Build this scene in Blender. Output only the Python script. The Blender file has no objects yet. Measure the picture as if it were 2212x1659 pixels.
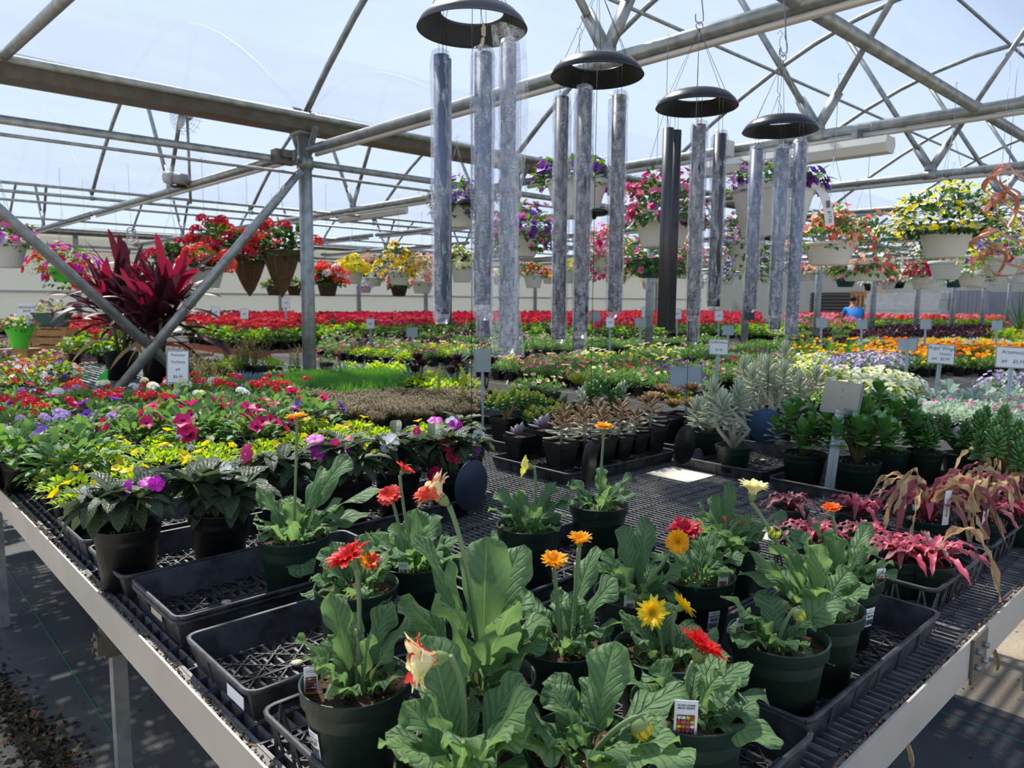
import bpy, math, random
from mathutils import Vector as Vc, Matrix, noise
R=random.Random(7)
PI=math.pi; rad=math.radians
col=bpy.context.scene.collection
D=bpy.data
# ---------------------------------------------------------------- camera model
F=1600.;CX,CY=1106.,829.5
PITCH=rad(6.4);ROLL=rad(.45);H=1.5
def ray(x,y):
    a=(x-CX)/F;b=(y-CY)/F;c,s=math.cos(ROLL),math.sin(ROLL)
    a,b=a*c+b*s,-a*s+b*c
    return Vc((a,math.cos(PITCH)-b*math.sin(PITCH),-math.sin(PITCH)-b*math.cos(PITCH)))
O0=Vc((0,0,H))
def atz(x,y,z):
    r=ray(x,y);return O0+r*((z-H)/r.z)
def atd(x,y,d): return O0+ray(x,y)*d
def proj(p):
    x,y,z=p[0],p[1],p[2]-H
    d=y*math.cos(PITCH)-z*math.sin(PITCH)
    if d<.05: return (-9999,-9999,d)
    b=(-y*math.sin(PITCH)-z*math.cos(PITCH))/d;a=x/d
    c,s=math.cos(ROLL),math.sin(ROLL)
    return (CX+F*(a*c-b*s),CY+F*(a*s+b*c),d)
TH=rad(46.9)
U=Vc((math.sin(TH),math.cos(TH),0));V=Vc((-math.cos(TH),math.sin(TH),0));Z=Vc((0,0,1))
RZ=math.atan2(U.y,U.x)
def uv(p): return (p[0]*U.x+p[1]*U.y,p[0]*V.x+p[1]*V.y)
def W(u,v,z=0.): return U*u+V*v+Z*z
def atv(x,y,v):
    r=ray(x,y);return O0+r*(v/(r.dot(V)))
def atu(x,y,u):
    r=ray(x,y);return O0+r*(u/(r.dot(U)))
# ---------------------------------------------------------------- objects
def tag(o,label=None,cat=None,group=None,kind=None):
    if label:o['label']=label
    if cat:o['category']=cat
    if group:o['group']=group
    if kind:o['kind']=kind
    return o
def thing(name,label,cat,loc=(0,0,0),rz=0,group=None):
    o=D.objects.new(name,None);col.objects.link(o);o.location=loc;o.rotation_euler=(0,0,rz)
    o.empty_display_size=.05
    return tag(o,label,cat,group)
class MB:
    def __init__(s,*mats): s.v=[];s.f=[];s.m=[];s.t=[];s.mats=list(mats);s.k=0
    def use(s,m):
        if m not in s.mats:s.mats.append(m)
        s.k=s.mats.index(m);return s
    def av(s,p,t=(0.,0.)): s.v.append((p[0],p[1],p[2]));s.t.append(t);return len(s.v)-1
    def af(s,*i): s.f.append(i);s.m.append(s.k)
    def box(s,c,h,ax=None):
        c=Vc(c);ax=ax or (Vc((1,0,0)),Vc((0,1,0)),Vc((0,0,1)))
        b=len(s.v)
        for i in range(8):
            s.av(c+ax[0]*(h[0]*(1 if i&1 else -1))+ax[1]*(h[1]*(1 if i&2 else -1))+ax[2]*(h[2]*(1 if i&4 else -1)))
        for q in ((0,2,3,1),(4,5,7,6),(0,1,5,4),(2,6,7,3),(0,4,6,2),(1,3,7,5)): s.af(*[b+j for j in q])
        return s
    def beam(s,a,b,w,h,up=Z):
        a=Vc(a);b=Vc(b);t=(b-a).normalized();x=t.cross(up).normalized();y=x.cross(t)
        return s.box((a+b)/2,((b-a).length/2,w/2,h/2),(t,x,y))
    def tube(s,pts,r,n=8,cap=True,close=False):
        pts=[Vc(p) for p in pts];N=len(pts)
        rr=r if isinstance(r,(list,tuple)) else [r]*N
        t=(pts[1]-pts[0]).normalized();a=t.orthogonal().normalized();b0=len(s.v);L=0
        for i,p in enumerate(pts):
            if close: t=(pts[(i+1)%N]-pts[i-1]).normalized()
            else: t=(pts[min(i+1,N-1)]-pts[max(i-1,0)]).normalized()
            if i:L+=(p-pts[i-1]).length
            a=(a-t*a.dot(t));a=a.normalized() if a.length>1e-6 else t.orthogonal().normalized()
            b=t.cross(a)
            for j in range(n):
                an=2*PI*j/n;s.av(p+(a*math.cos(an)+b*math.sin(an))*rr[i],(L,j/n))
        for i in range(N if close else N-1):
            for j in range(n):
                k=(j+1)%n;i2=(i+1)%N
                s.af(b0+i*n+j,b0+i*n+k,b0+i2*n+k,b0+i2*n+j)
        if cap and not close:
            s.af(*[b0+j for j in range(n)][::-1]);s.af(*[b0+(N-1)*n+j for j in range(n)])
        return s
    def lathe(s,prof,n=24,c=(0,0,0),M=None,a0=0.,a1=2*PI,wob=0.):
        b0=len(s.v);full=abs(a1-a0-2*PI)<1e-6;nn=n if full else n+1
        for (r,z) in prof:
            for j in range(nn):
                a=a0+(a1-a0)*j/n;q=r*(1+wob*math.sin(a*5+z*40))
                p=Vc((q*math.cos(a),q*math.sin(a),z))
                if M is not None:p=M@p
                s.av(p+Vc(c),(j/n,z))
        for i in range(len(prof)-1):
            for j in range(n):
                k=(j+1)%nn
                s.af(b0+i*nn+j,b0+i*nn+k,b0+(i+1)*nn+k,b0+(i+1)*nn+j)
        return s
    def ngon(s,pts): 
        b=len(s.v)
        for p in pts:s.av(p)
        s.af(*range(b,b+len(pts)));return s
    def ball(s,c,r,n=8,m=5,sq=(1,1,1),M=None):
        b0=len(s.v);c=Vc(c)
        for i in range(m+1):
            th=PI*i/m
            for j in range(n):
                a=2*PI*j/n;p=Vc((math.sin(th)*math.cos(a)*r*sq[0],math.sin(th)*math.sin(a)*r*sq[1],math.cos(th)*r*sq[2]))
                if M is not None:p=M@p
                s.av(c+p,(j/n,i/m))
        for i in range(m):
            for j in range(n):
                k=(j+1)%n;s.af(b0+i*n+j,b0+(i+1)*n+j,b0+(i+1)*n+k,b0+i*n+k)
        return s
    def build(s,name,parent=None,label=None,smooth=True,loc=None,rot=None):
        me=D.meshes.new(name);me.from_pydata(s.v,[],s.f)
        for m in s.mats: me.materials.append(M_[m])
        me.polygons.foreach_set('material_index',s.m)
        me.polygons.foreach_set('use_smooth',[smooth]*len(s.f))
        ul=me.uv_layers.new(name='UVMap');n=len(me.loops)
        li=[0]*n;me.loops.foreach_get('vertex_index',li)
        fl=[]
        for i in li: fl+=s.t[i]
        ul.data.foreach_set('uv',fl)
        me.update()
        o=D.objects.new(name,me);col.objects.link(o)
        if parent:o.parent=parent
        if label:o['label']=label
        if loc is not None:o.location=loc
        if rot is not None:o.rotation_euler=rot
        return o
KIDS={}
def tree(o):
    # cache of children for fast copying
    if o.name not in KIDS: KIDS[o.name]=list(o.children)
    return KIDS[o.name]
def dup(root,loc,rz=0,sc=1,label=None,group=None,tilt=0):
    r=root.copy();col.objects.link(r);r.location=loc
    r.rotation_euler=(tilt*math.cos(rz*3),tilt*math.sin(rz*3),rz);r.scale=(sc,sc,sc)
    if label:r['label']=label
    if group:r['group']=group
    for c in tree(root):
        k=c.copy();col.objects.link(k);k.parent=r
        for g in tree(c):
            q=g.copy();col.objects.link(q);q.parent=k
    return r
# ---------------------------------------------------------------- materials
M_={}
class NT:
    def __init__(s,name):
        m=D.materials.new(name);m.use_nodes=True;s.m=m;s.t=m.node_tree;s.t.nodes.clear();M_[name]=m
        s.out=s.n('ShaderNodeOutputMaterial')
    def n(s,ty,**k):
        o=s.t.nodes.new(ty)
        for a,b in k.items():
            if hasattr(o,a): setattr(o,a,b)
        return o
    def l(s,a,b): s.t.links.new(a,b)
    def math(s,op,a,b=None,c=None):
        o=s.n('ShaderNodeMath',operation=op)
        for i,x in enumerate((a,b,c)):
            if x is None:continue
            if isinstance(x,(int,float)):o.inputs[i].default_value=x
            else:s.l(x,o.inputs[i])
        return o.outputs[0]
    def mix(s,f,a,b):
        o=s.n('ShaderNodeMix',data_type='RGBA')
        for i,x in ((0,f),(6,a),(7,b)):
            if isinstance(x,(int,float)):o.inputs[i].default_value=x
            elif isinstance(x,tuple):o.inputs[i].default_value=(*x,1)
            else:s.l(x,o.inputs[i])
        return o.outputs[2]
    def noise(s,sc,det=3,vec=None,ro=.5,coord='Object'):
        o=s.n('ShaderNodeTexNoise');o.inputs['Scale'].default_value=sc;o.inputs['Detail'].default_value=det;o.inputs['Roughness'].default_value=ro
        if vec is None: vec=s.n('ShaderNodeTexCoord').outputs[coord]
        s.l(vec,o.inputs['Vector']);return o.outputs['Fac']
    def ramp(s,f,stops):
        o=s.n('ShaderNodeValToRGB');s.l(f,o.inputs[0]);e=o.color_ramp.elements
        while len(e)<len(stops):e.new(.5)
        for i,(p,c) in enumerate(stops):
            e[i].position=p;e[i].color=(*c,1) if isinstance(c,tuple) else (c,c,c,1)
        return o.outputs[0]
    def bump(s,h,st=.3,dist=.01):
        o=s.n('ShaderNodeBump');o.inputs['Strength'].default_value=st;o.inputs['Distance'].default_value=dist;s.l(h,o.inputs['Height']);return o.outputs[0]
    def pr(s,colr,rough=.5,metal=0.,nrm=None,spec=.5,**kw):
        o=s.n('ShaderNodeBsdfPrincipled')
        for key,x in (('Base Color',colr),('Roughness',rough),('Metallic',metal),('Specular IOR Level',spec)):
            if isinstance(x,(int,float)):o.inputs[key].default_value=x
            elif isinstance(x,tuple):o.inputs[key].default_value=(*x,1)
            else:s.l(x,o.inputs[key])
        if nrm:s.l(nrm,o.inputs['Normal'])
        return o
    def end(s,sh): s.l(sh if not hasattr(sh,'outputs') else sh.outputs[0],s.out.inputs[0]);return s.m
def srgb(h):
    h=h.lstrip('#');o=[]
    for i in (0,2,4):
        c=int(h[i:i+2],16)/255;o.append(c/12.92 if c<.04045 else ((c+.055)/1.055)**2.4)
    return tuple(o)
def simple(name,c,rough=.5,metal=0.,spec=.5,var=.0,sc=8.,bump=0.,c2=None,bs=60.):
    t=NT(name);c=srgb(c) if isinstance(c,str) else c
    cc=c
    if var or c2:
        c2=srgb(c2) if isinstance(c2,str) else (tuple(x*(1-var) for x in c) if c2 is None else c2)
        cc=t.mix(t.ramp(t.noise(sc,4),[(.35,0.),(.65,1.)]),c,c2)
    nr=t.bump(t.noise(bs,3),bump,.004) if bump else None
    return t.end(t.pr(cc,rough,metal,nr,spec))
def leafm(name,c,c2=None,trans=.35,rough=.45,back=None,var=.35,spec=.4,vein=0):
    """leaf or petal: diffuse/gloss front plus light passing through; per-leaf hue variation"""
    t=NT(name);c=srgb(c);c2=srgb(c2) if c2 else tuple(x*(1-var) for x in c)
    g=t.n('ShaderNodeNewGeometry').outputs['Random Per Island']
    cc=t.mix(g,c,c2);nr=None
    if vein:
        uvn=t.n('ShaderNodeTexCoord').outputs['UV'];sp=t.n('ShaderNodeSeparateXYZ');t.l(uvn,sp.inputs[0])
        a=sp.outputs[0];b=t.math('ABSOLUTE',sp.outputs[1])
        q=t.math('SUBTRACT',t.math('MULTIPLY',a,vein),t.math('MULTIPLY',b,2.2))
        q=t.math('FRACT',q);q=t.math('ABSOLUTE',t.math('SUBTRACT',q,.5))   # .5 at vein, 0 between
        v2=t.math('SMOOTH_MIN',t.math('MULTIPLY',t.math('SUBTRACT',.5,q),6.),1.,.3)
        mid=t.math('MINIMUM',t.math('MULTIPLY',b,9.),1.)
        nz=t.noise(90,2);h=t.math('ADD',t.math('MULTIPLY',t.math('MINIMUM',v2,mid),1.),t.math('MULTIPLY',nz,1.1))
        nr=t.bump(h,.9,.0026)
        lite=tuple(min(1,x*1.9+.02) for x in c)
        m1=t.math('MULTIPLY',t.math('SUBTRACT',1.,t.math('MINIMUM',t.math('MULTIPLY',b,22.),1.)),.75)
        m2=t.math('MULTIPLY',t.math('SUBTRACT',1.,t.math('MINIMUM',t.math('MULTIPLY',t.math('SUBTRACT',.5,q),14.),1.)),.28)
        cc=t.mix(t.math('MAXIMUM',m1,m2),cc,lite)
        cc=t.mix(t.math('MULTIPLY',t.noise(25,3),.35),cc,tuple(x*.7 for x in c))
    p=t.pr(cc,rough,0.,nr,spec)
    tr=t.n('ShaderNodeBsdfTranslucent')
    tc=t.mix(1.,cc,cc)
    hs=t.n('ShaderNodeHueSaturation');grn=c[1]>c[0]*1.1 and c[1]>c[2];hs.inputs['Saturation'].default_value=1.25 if grn else 1.;hs.inputs['Value'].default_value=2.2 if grn else 1.5;hs.inputs['Hue'].default_value=.465 if grn else .5
    t.l(cc,hs.inputs['Color']);t.l(hs.outputs[0],tr.inputs['Color'])
    mx=t.n('ShaderNodeMixShader');mx.inputs[0].default_value=trans;t.l(p.outputs[0],mx.inputs[1]);t.l(tr.outputs[0],mx.inputs[2])
    return t.end(mx)
# hard materials
simple('galvanised','#9fa3a2',.42,.55,var=.25,sc=14,c2='#7f8583')
simple('galvanised dark','#6f6a60',.45,.5,var=.3,sc=9)
simple('aluminium','#c3beb4',.5,.35,var=.12,sc=5,bump=.15,bs=30)
simple('aluminium sheet','#9aa5a6',.38,.6,var=.15,sc=9)
simple('black plastic','#1a1b1e',.42,spec=.45,c2='#2b2c2f',sc=18)
simple('dusty plastic','#232428',.55,c2='#46474b',sc=26)
simple('grid plastic','#55565a',.55,c2='#807d77',sc=22)
simple('pot green','#1b2f28',.42,spec=.4,c2='#23382f',sc=8)
simple('pot black','#131416',.45,spec=.4)
simple('white plastic','#dcdcd6',.45,var=.06)
simple('grey plastic','#b9bcc0',.4)
simple('dark green plastic','#1d4a45',.4)
simple('lime plastic','#5fd63c',.35)
simple('brown plastic','#38241d',.5)
simple('terracotta','#9c5f45',.8)
simple('neon','#42ff5c',.5)
simple('soil','#2c1e16',.95,c2='#5a3d2c',sc=120,bump=1.,bs=200)
simple('soil grit','#c9a878',.9)
simple('paper','#e9eaec',.6)
simple('paper ink','#202226',.7)
simple('hand ink','#3a4c6a',.7)
simple('card cream','#d9d3c2',.6)
simple('label tan','#bdb296',.7)
simple('wood','#c08f56',.6,c2='#a97843',sc=12)
simple('red board','#b0553f',.7,var=.2)
simple('wire','#8c8f93',.35,.8)
simple('cord','#15161a',.6)
simple('chime black','#2b2b30',.32,.3,spec=.5)
simple('chime cap','#52555c',.33,.4)
simple('chime tube','#5f6e86',.4,.25)
simple('chime tube grey','#484a4f',.4,.25)
simple('clapper','#101113',.35)
simple('sail navy','#1d2c40',.45,.3)
simple('sail blue','#3b5478',.45,.3)
simple('sail black','#1c1a19',.35,.5,c2='#2e2b29',sc=20)
simple('copper','#dd9a80',.3,.6)
simple('coir','#6e5331',.95,c2='#4a3620',sc=60,bump=1.,bs=150)
simple('fixture','#cfcec8',.5)
simple('motor','#8f9091',.5)
simple('silicone','#b8ab7f',.5)
simple('skin','#a8745a',.6)
simple('shirt blue','#2b8fe0',.7)
simple('trouser','#2b2f3a',.8)
simple('hair','#2a1c14',.8)
for nm,c in (('tag red','#c8372c'),('tag yellow','#dfcf2e'),('tag pink','#d35a82'),('tag orange','#dd6a2a'),('tag strip','#d39a2c'),('tag green','#33552f')): simple(nm,c,.6)
# glassy wrap
t=NT('wrap film')
g=t.n('ShaderNodeBsdfGlossy');g.inputs['Roughness'].default_value=.12;g.inputs['Color'].default_value=(.9,.93,1,1)
tp=t.n('ShaderNodeBsdfTransparent');tp.inputs[0].default_value=(.97,.98,1,1)
df=t.n('ShaderNodeBsdfDiffuse');df.inputs[0].default_value=(.85,.87,.9,1)
tl=t.n('ShaderNodeBsdfTranslucent');tl.inputs[0].default_value=(.85,.87,.9,1)
nz=t.noise(55,4);nb=t.bump(nz,1.,.02);t.l(nb,g.inputs['Normal'])
a=t.n('ShaderNodeMixShader');t.l(df.outputs[0],a.inputs[1]);t.l(tl.outputs[0],a.inputs[2])
b=t.n('ShaderNodeMixShader');b.inputs[0].default_value=.45;t.l(g.outputs[0],b.inputs[1]);t.l(a.outputs[0],b.inputs[2])
c=t.n('ShaderNodeMixShader');mp=t.n('ShaderNodeMapping');t.l(t.n('ShaderNodeTexCoord').outputs['Object'],mp.inputs[0]);mp.inputs['Scale'].default_value=(1.,1.,.35)
t.l(t.math('ADD',t.math('MULTIPLY',t.ramp(t.noise(75,7,mp.outputs[0],.65),[(.43,0.),(.62,1.)]),.30),.16),c.inputs[0]);t.l(tp.outputs[0],c.inputs[1]);t.l(b.outputs[0],c.inputs[2])
t.end(c)
# greenhouse film
t=NT('greenhouse film')
tp=t.n('ShaderNodeBsdfTransparent');tp.inputs[0].default_value=(.95,.97,1,1)
tl=t.n('ShaderNodeBsdfTranslucent');tl.inputs[0].default_value=(.118,.148,.205,1)
df=t.n('ShaderNodeBsdfDiffuse');df.inputs[0].default_value=(.35,.4,.46,1)
a=t.n('ShaderNodeMixShader');a.inputs[0].default_value=.3;t.l(tl.outputs[0],a.inputs[1]);t.l(df.outputs[0],a.inputs[2])
mp=t.n('ShaderNodeMapping');t.l(t.n('ShaderNodeTexCoord').outputs['UV'],mp.inputs[0]);mp.inputs['Scale'].default_value=(.5,3.,1.)
nz=t.noise(2.2,6,mp.outputs[0],.62)
c=t.n('ShaderNodeMixShader');t.l(t.math('ADD',t.math('MULTIPLY',nz,.36),.60),c.inputs[0]);t.l(tp.outputs[0],c.inputs[1]);t.l(a.outputs[0],c.inputs[2])
t.end(c)
# twin wall polycarbonate
t=NT('polycarbonate')
tl=t.n('ShaderNodeBsdfTranslucent');tl.inputs[0].default_value=(.72,.74,.7,1)
mp=t.n('ShaderNodeMapping');t.l(t.n('ShaderNodeTexCoord').outputs['UV'],mp.inputs[0])
w=t.noise(1.2,3,mp.outputs[0]);cc=t.mix(w,(.40,.43,.43),(.52,.54,.51))
p=t.pr(cc,.4);t.l(cc,tl.inputs[0]);a=t.n('ShaderNodeMixShader');a.inputs[0].default_value=.45;t.l(p.outputs[0],a.inputs[1]);t.l(tl.outputs[0],a.inputs[2]);t.end(a)
# ground cloth, concrete, gravel dirt
t=NT('ground cloth');n1=t.noise(1.3,5);n2=t.noise(40,4)
cc=t.mix(t.ramp(n1,[(.4,0.),(.62,1.)]),srgb('#3b3d42'),srgb('#5b5a58'));cc=t.mix(t.ramp(n2,[(.6,0.),(.72,1.)]),cc,srgb('#4f4334'))
t.end(t.pr(cc,.7,0.,t.bump(t.noise(300,1),.3,.002)))
t=NT('concrete');n1=t.noise(2.,6);n2=t.noise(70,4)
cc=t.mix(t.ramp(n1,[(.35,0.),(.7,1.)]),srgb('#a79a86'),srgb('#877a69'));cc=t.mix(t.ramp(n2,[(.58,0.),(.75,1.)]),cc,srgb('#6d6153'))
t.end(t.pr(cc,.9,0.,t.bump(t.noise(120,4),.6,.004)))
simple('moss','#2f3322',.95,c2='#4a3d29',sc=30);simple('leaf litter','#6a4a33',.9,c2='#8d6a40',sc=30);simple('green thread','#1f7a55',.7)
simple('brown slat','#65605a',.7);simple('white sheet','#ecebe4',.6,var=.15,sc=5);simple('grey metal wall','#a3a6ac',.5,.1)
simple('gravel','#97876f',.95,var=.4,sc=40)
# leaves
leafm('gerbera leaf','#69895b','#557650',.36,.55,vein=9,spec=.3)
leafm('gerbera stem','#7d9462','#6b7f58',.1,.6)
leafm('gerbera bud','#8da05f','#6f8450',.2,.6)
leafm('impatiens leaf','#55664a','#3e4f3a',.18,.5,vein=9,spec=.3)
leafm('petunia leaf','#628a4e','#4b7444',.35,.55)
leafm('bright leaf','#9bbb4c','#7da442',.4,.55)
leafm('light leaf','#75a04a','#568238',.4,.5)
leafm('mid leaf','#587f41','#3e6336',.35,.55)
leafm('dark leaf','#3f5f37','#30502e',.3,.5)
leafm('fine green','#5f8a4a','#47713d',.35,.6)
leafm('spiky green','#62994a','#4b8044',.3,.55)
leafm('calico','#8f8a68','#7c6250',.25,.7)
leafm('blue chalk','#6d8f96','#557b84',.15,.6)
leafm('agave','#6f8b80','#4f6f68',.15,.5)
leafm('panda','#a5b096','#bcc2ab',.12,.8)
leafm('panda tip','#a68a63','#8b6f50',.12,.8)
leafm('jade leaf','#5d8a42','#44743a',.12,.35,spec=.5)
leafm('jade yellow','#b5b83c','#7fa042',.15,.35)
leafm('lilac leaf','#a497a6','#8d8090',.1,.5)
leafm('cream leaf','#c8c4ae','#a6a48c',.1,.6)
leafm('lime leaf','#b3bb4c','#93a23f',.3,.5)
leafm('olive leaf','#7e7a4e','#66603f',.2,.5)
leafm('burgundy','#4e2430','#3a1a26',.3,.45)
leafm('cordyline','#97183c','#3f1822',.45,.35)
leafm('dried','#c9ac80','#9a7b5a',.3,.7)
leafm('crypt pink','#d85a76','#b8566a',.3,.45)
leafm('crypt dusk','#a05660','#6f464c',.3,.5)
leafm('silver leaf','#b4c2ba','#95a8a0',.2,.8)
leafm('variegated','#d3dccb','#8fae8a',.3,.6)
leafm('wispy','#7d8355','#9a7f62',.35,.6)
for nm,c,c2 in (('red','#e0332a','#c81f24'),('flame','#ee4a2c','#d9322a'),('coral','#e8745f','#e05a50'),('crimson','#d3163a','#a90f2c'),('magenta','#cf1fc0','#b514a8'),('hot pink','#e0267a','#c21566'),
  ('cherry','#d41f5e','#a8144a'),('rose','#ee7fb0','#e0659c'),('pale pink','#f0b7b4','#e59aa0'),('peach','#f2c49a','#eeb09a'),('cream','#f1ecc0','#e8e2a4'),('white','#f4f5f4','#e8ecec'),
  ('yellow','#f6dd1c','#efc914'),('lemon','#efe84a','#dcd83a'),('gold','#f3bd12','#eba50c'),('orange','#f2861c','#e86a16'),('rust','#b8482a','#8f2f22'),('violet','#8048c4','#6a3aaa'),('purple','#8a3aa0','#6d2a8c'),('lilac','#c6a9e0','#a98bd0'),('plum','#43183f','#2d1030'),('dark eye','#3a1420','#2a0e18'),('throat','#f5f0d0','#e8e0b8')):
    leafm(nm,c,c2,.35,.5)
# ---------------------------------------------------------------- plant organs
def bez(a,b,c,t): return a*((1-t)**2)+b*(2*t*(1-t))+c*(t*t)
def leaf(mb,p0,p1,p2,width,nu=6,nv=2,prof=None,fold=.25,ruf=0.,rk=9.,lobe=0.,lk=6.,up=Z,twist=0.,curl=0.,thick=0.,ph=None):
    """curved leaf blade: p0-p1-p2 quadratic spine, nv half columns each side"""
    prof=prof or (lambda t:math.sin(PI*min(1,t**.8))**.8)
    ph=R.random()*6 if ph is None else ph
    b0=len(mb.v);C=2*nv+1
    for i in range(nu+1):
        t=i/nu;p=bez(p0,p1,p2,t);q=bez(p0,p1,p2,min(1,t+.02))-bez(p0,p1,p2,max(0,t-.02))
        q=q.normalized() if q.length>1e-9 else Z
        s=q.cross(up)
        if s.length<.15: s=q.cross(Vc((.6,.8,.1)))
        s.normalize();n=s.cross(q)
        if twist:
            a=twist*t;s,n=s*math.cos(a)+n*math.sin(a),n*math.cos(a)-s*math.sin(a)
        w=width*.5*max(.012,prof(t))
        for j in range(C):
            x=(j-nv)/nv;ax=abs(x)
            ww=w*(1+lobe*math.sin(t*lk*2*PI+ph+(1 if x>0 else 0))*ax) if lobe else w
            z=fold*ax*ww-curl*ax*ax*ww+(ruf*math.sin(t*rk+ph+2*x)*ax*ax)
            mb.av(p+s*(x*ww)+n*z,(t,x))
    for i in range(nu):
        for j in range(C-1):
            a=b0+i*C+j;mb.af(a,a+1,a+1+C,a+C)
def fat(mb,p0,p1,r,fl=.5,n=5,tipm=None):
    """fleshy succulent leaf"""
    d=(p1-p0);L=d.length;d.normalize();s=d.cross(Z)
    s=s.normalized() if s.length>.1 else Vc((1,0,0));u=s.cross(d);b0=len(mb.v)
    rs=[(0,.35),(.3,.8),(.65,1),(.9,.62),(1,.05)]
    for (t,q) in rs:
        for j in range(n):
            a=2*PI*j/n;mb.av(p0+d*(L*t)+s*(math.cos(a)*r*q)+u*(math.sin(a)*r*q*fl+L*.12*t*t))
    for i in range(len(rs)-1):
        if tipm and i==2: mb.use(tipm)
        for j in range(n):
            k=(j+1)%n;mb.af(b0+i*n+j,b0+i*n+k,b0+(i+1)*n+k,b0+(i+1)*n+j)
def frame(n):
    n=Vc(n).normalized();a=n.orthogonal().normalized();return a,n.cross(a),n
def disc(mb,c,n,r,petals,m,mc=None,lobes=5,seg=10,cup=.25,notch=.16,ci=.28):
    """open lobed flower with a throat"""
    a,b,n=frame(n);c=Vc(c);rr=R.random()*6
    b0=mb.av(c-n*r*.25)
    for k,(q,z) in enumerate(((ci,0),(1,cup))):
        for j in range(seg):
            an=2*PI*j/seg+rr;w=r*q*(1+(notch*math.cos(lobes*an-lobes*rr) if k else 0))
            mb.av(c+(a*math.cos(an)+b*math.sin(an))*w+n*(z*r+(r*.08*math.sin(an*3+rr) if k else 0)))
    for j in range(seg):
        k=(j+1)%seg
        mb.use(mc or m);mb.af(b0,b0+1+j,b0+1+k);mb.use(m);mb.af(b0+1+j,b0+1+seg+j,b0+1+seg+k,b0+1+k)
def tinyf(mb,c,n,r,m,k=5):
    a,b,n=frame(n);c=Vc(c);mb.use(m);rr=R.random()*6
    b0=mb.av(c)
    for j in range(k*2):
        an=PI*j/k+rr;q=r if j%2 else r*.45
        mb.av(c+(a*math.cos(an)+b*math.sin(an))*q+n*(.25*r))
    for j in range(k*2): mb.af(b0,b0+1+j,b0+1+(j+1)%(k*2))
def umbel(mb,c,n,r,m,k=14,fr=.42):
    a,b,n=frame(n)
    for i in range(k):
        z=1-(i+.5)/k*.95;q=math.sqrt(max(0,1-z*z));an=i*2.4
        d=(a*math.cos(an)+b*math.sin(an))*q+n*z
        tinyf(mb,Vc(c)+d*r,d,r*fr*1.3,m,4)
def ruffle(mb,c,n,r,m,k=22):
    a,b,n=frame(n);mb.use(m)
    for i in range(k):
        z=1-(i+.5)/k;q=math.sqrt(max(0,1-z*z));an=i*2.4
        d=(a*math.cos(an)+b*math.sin(an))*q+n*z
        s=d.cross(Z if abs(d.z)<.9 else Vc((1,0,0))).normalized();u=s.cross(d);o=Vc(c)+d*r*.5
        e=o+d*r*.6
        mb.ngon([o-s*r*.15,o+s*r*.15,e+s*r*.38+u*r*.15,e-s*r*.38-u*r*.1])
def daisy(mb,c,n,r,m,mc,petals=26,rings=2,cup=.2,wid=.16,m2=None,droop=0.,shag=.15,cr=.25):
    a,b,n=frame(n);c=Vc(c)
    for k in range(rings):
        q=r*(1-.22*k);cp=cup+.28*k
        for j in range(petals if k<2 else petals//2):
            an=2*PI*(j+.5*k)/petals+R.uniform(-.05,.05)*shag*6
            d=a*math.cos(an)+b*math.sin(an);L=q*R.uniform(1-shag,1+shag*.4)
            e=c+d*L+n*(cp*L*R.uniform(.6,1.3));mdl=c+d*L*.55+n*(cp*.8*L+.1*r)
            mb.use(m2 if (m2 and R.random()<.45) else m)
            leaf(mb,c+d*r*.1,mdl,e,r*wid*2,5,1,lambda t:(.35+.65*math.sin(PI*min(1,t*.9))**.6)*(1 if t<.97 else .35),.3,up=n)
    mb.use(mc)
    for j in range(30):
        q=math.sqrt((j+.5)/30)*r*cr;an=j*2.4;p=c+(a*math.cos(an)+b*math.sin(an))*q+n*(r*.16)
        d=((a*math.cos(an)+b*math.sin(an))*.5*q/r+n).normalized()
        mb.tube([p-n*r*.1,p+d*r*.07],[r*.03,r*.012],4,False)
def calyx(mb,c,n,r,m='gerbera bud'):
    a,b,n=frame(n);mb.use(m);c=Vc(c);M=Matrix((a,b,n)).transposed()
    mb.lathe([(r*.06,-r*.36),(r*.15,-r*.28),(r*.24,-r*.1),(r*.27,r*.04)],12,c,M)
    for j in range(22):
        an=j*2.4;z=-.3+.38*(j/22);d=a*math.cos(an)+b*math.sin(an)
        p=c+d*r*(.15+.1*j/22)+n*r*z
        leaf(mb,p,p+n*r*.12+d*r*.05,p+n*r*.25+d*r*.04,r*.09,2,1,up=d)
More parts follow.
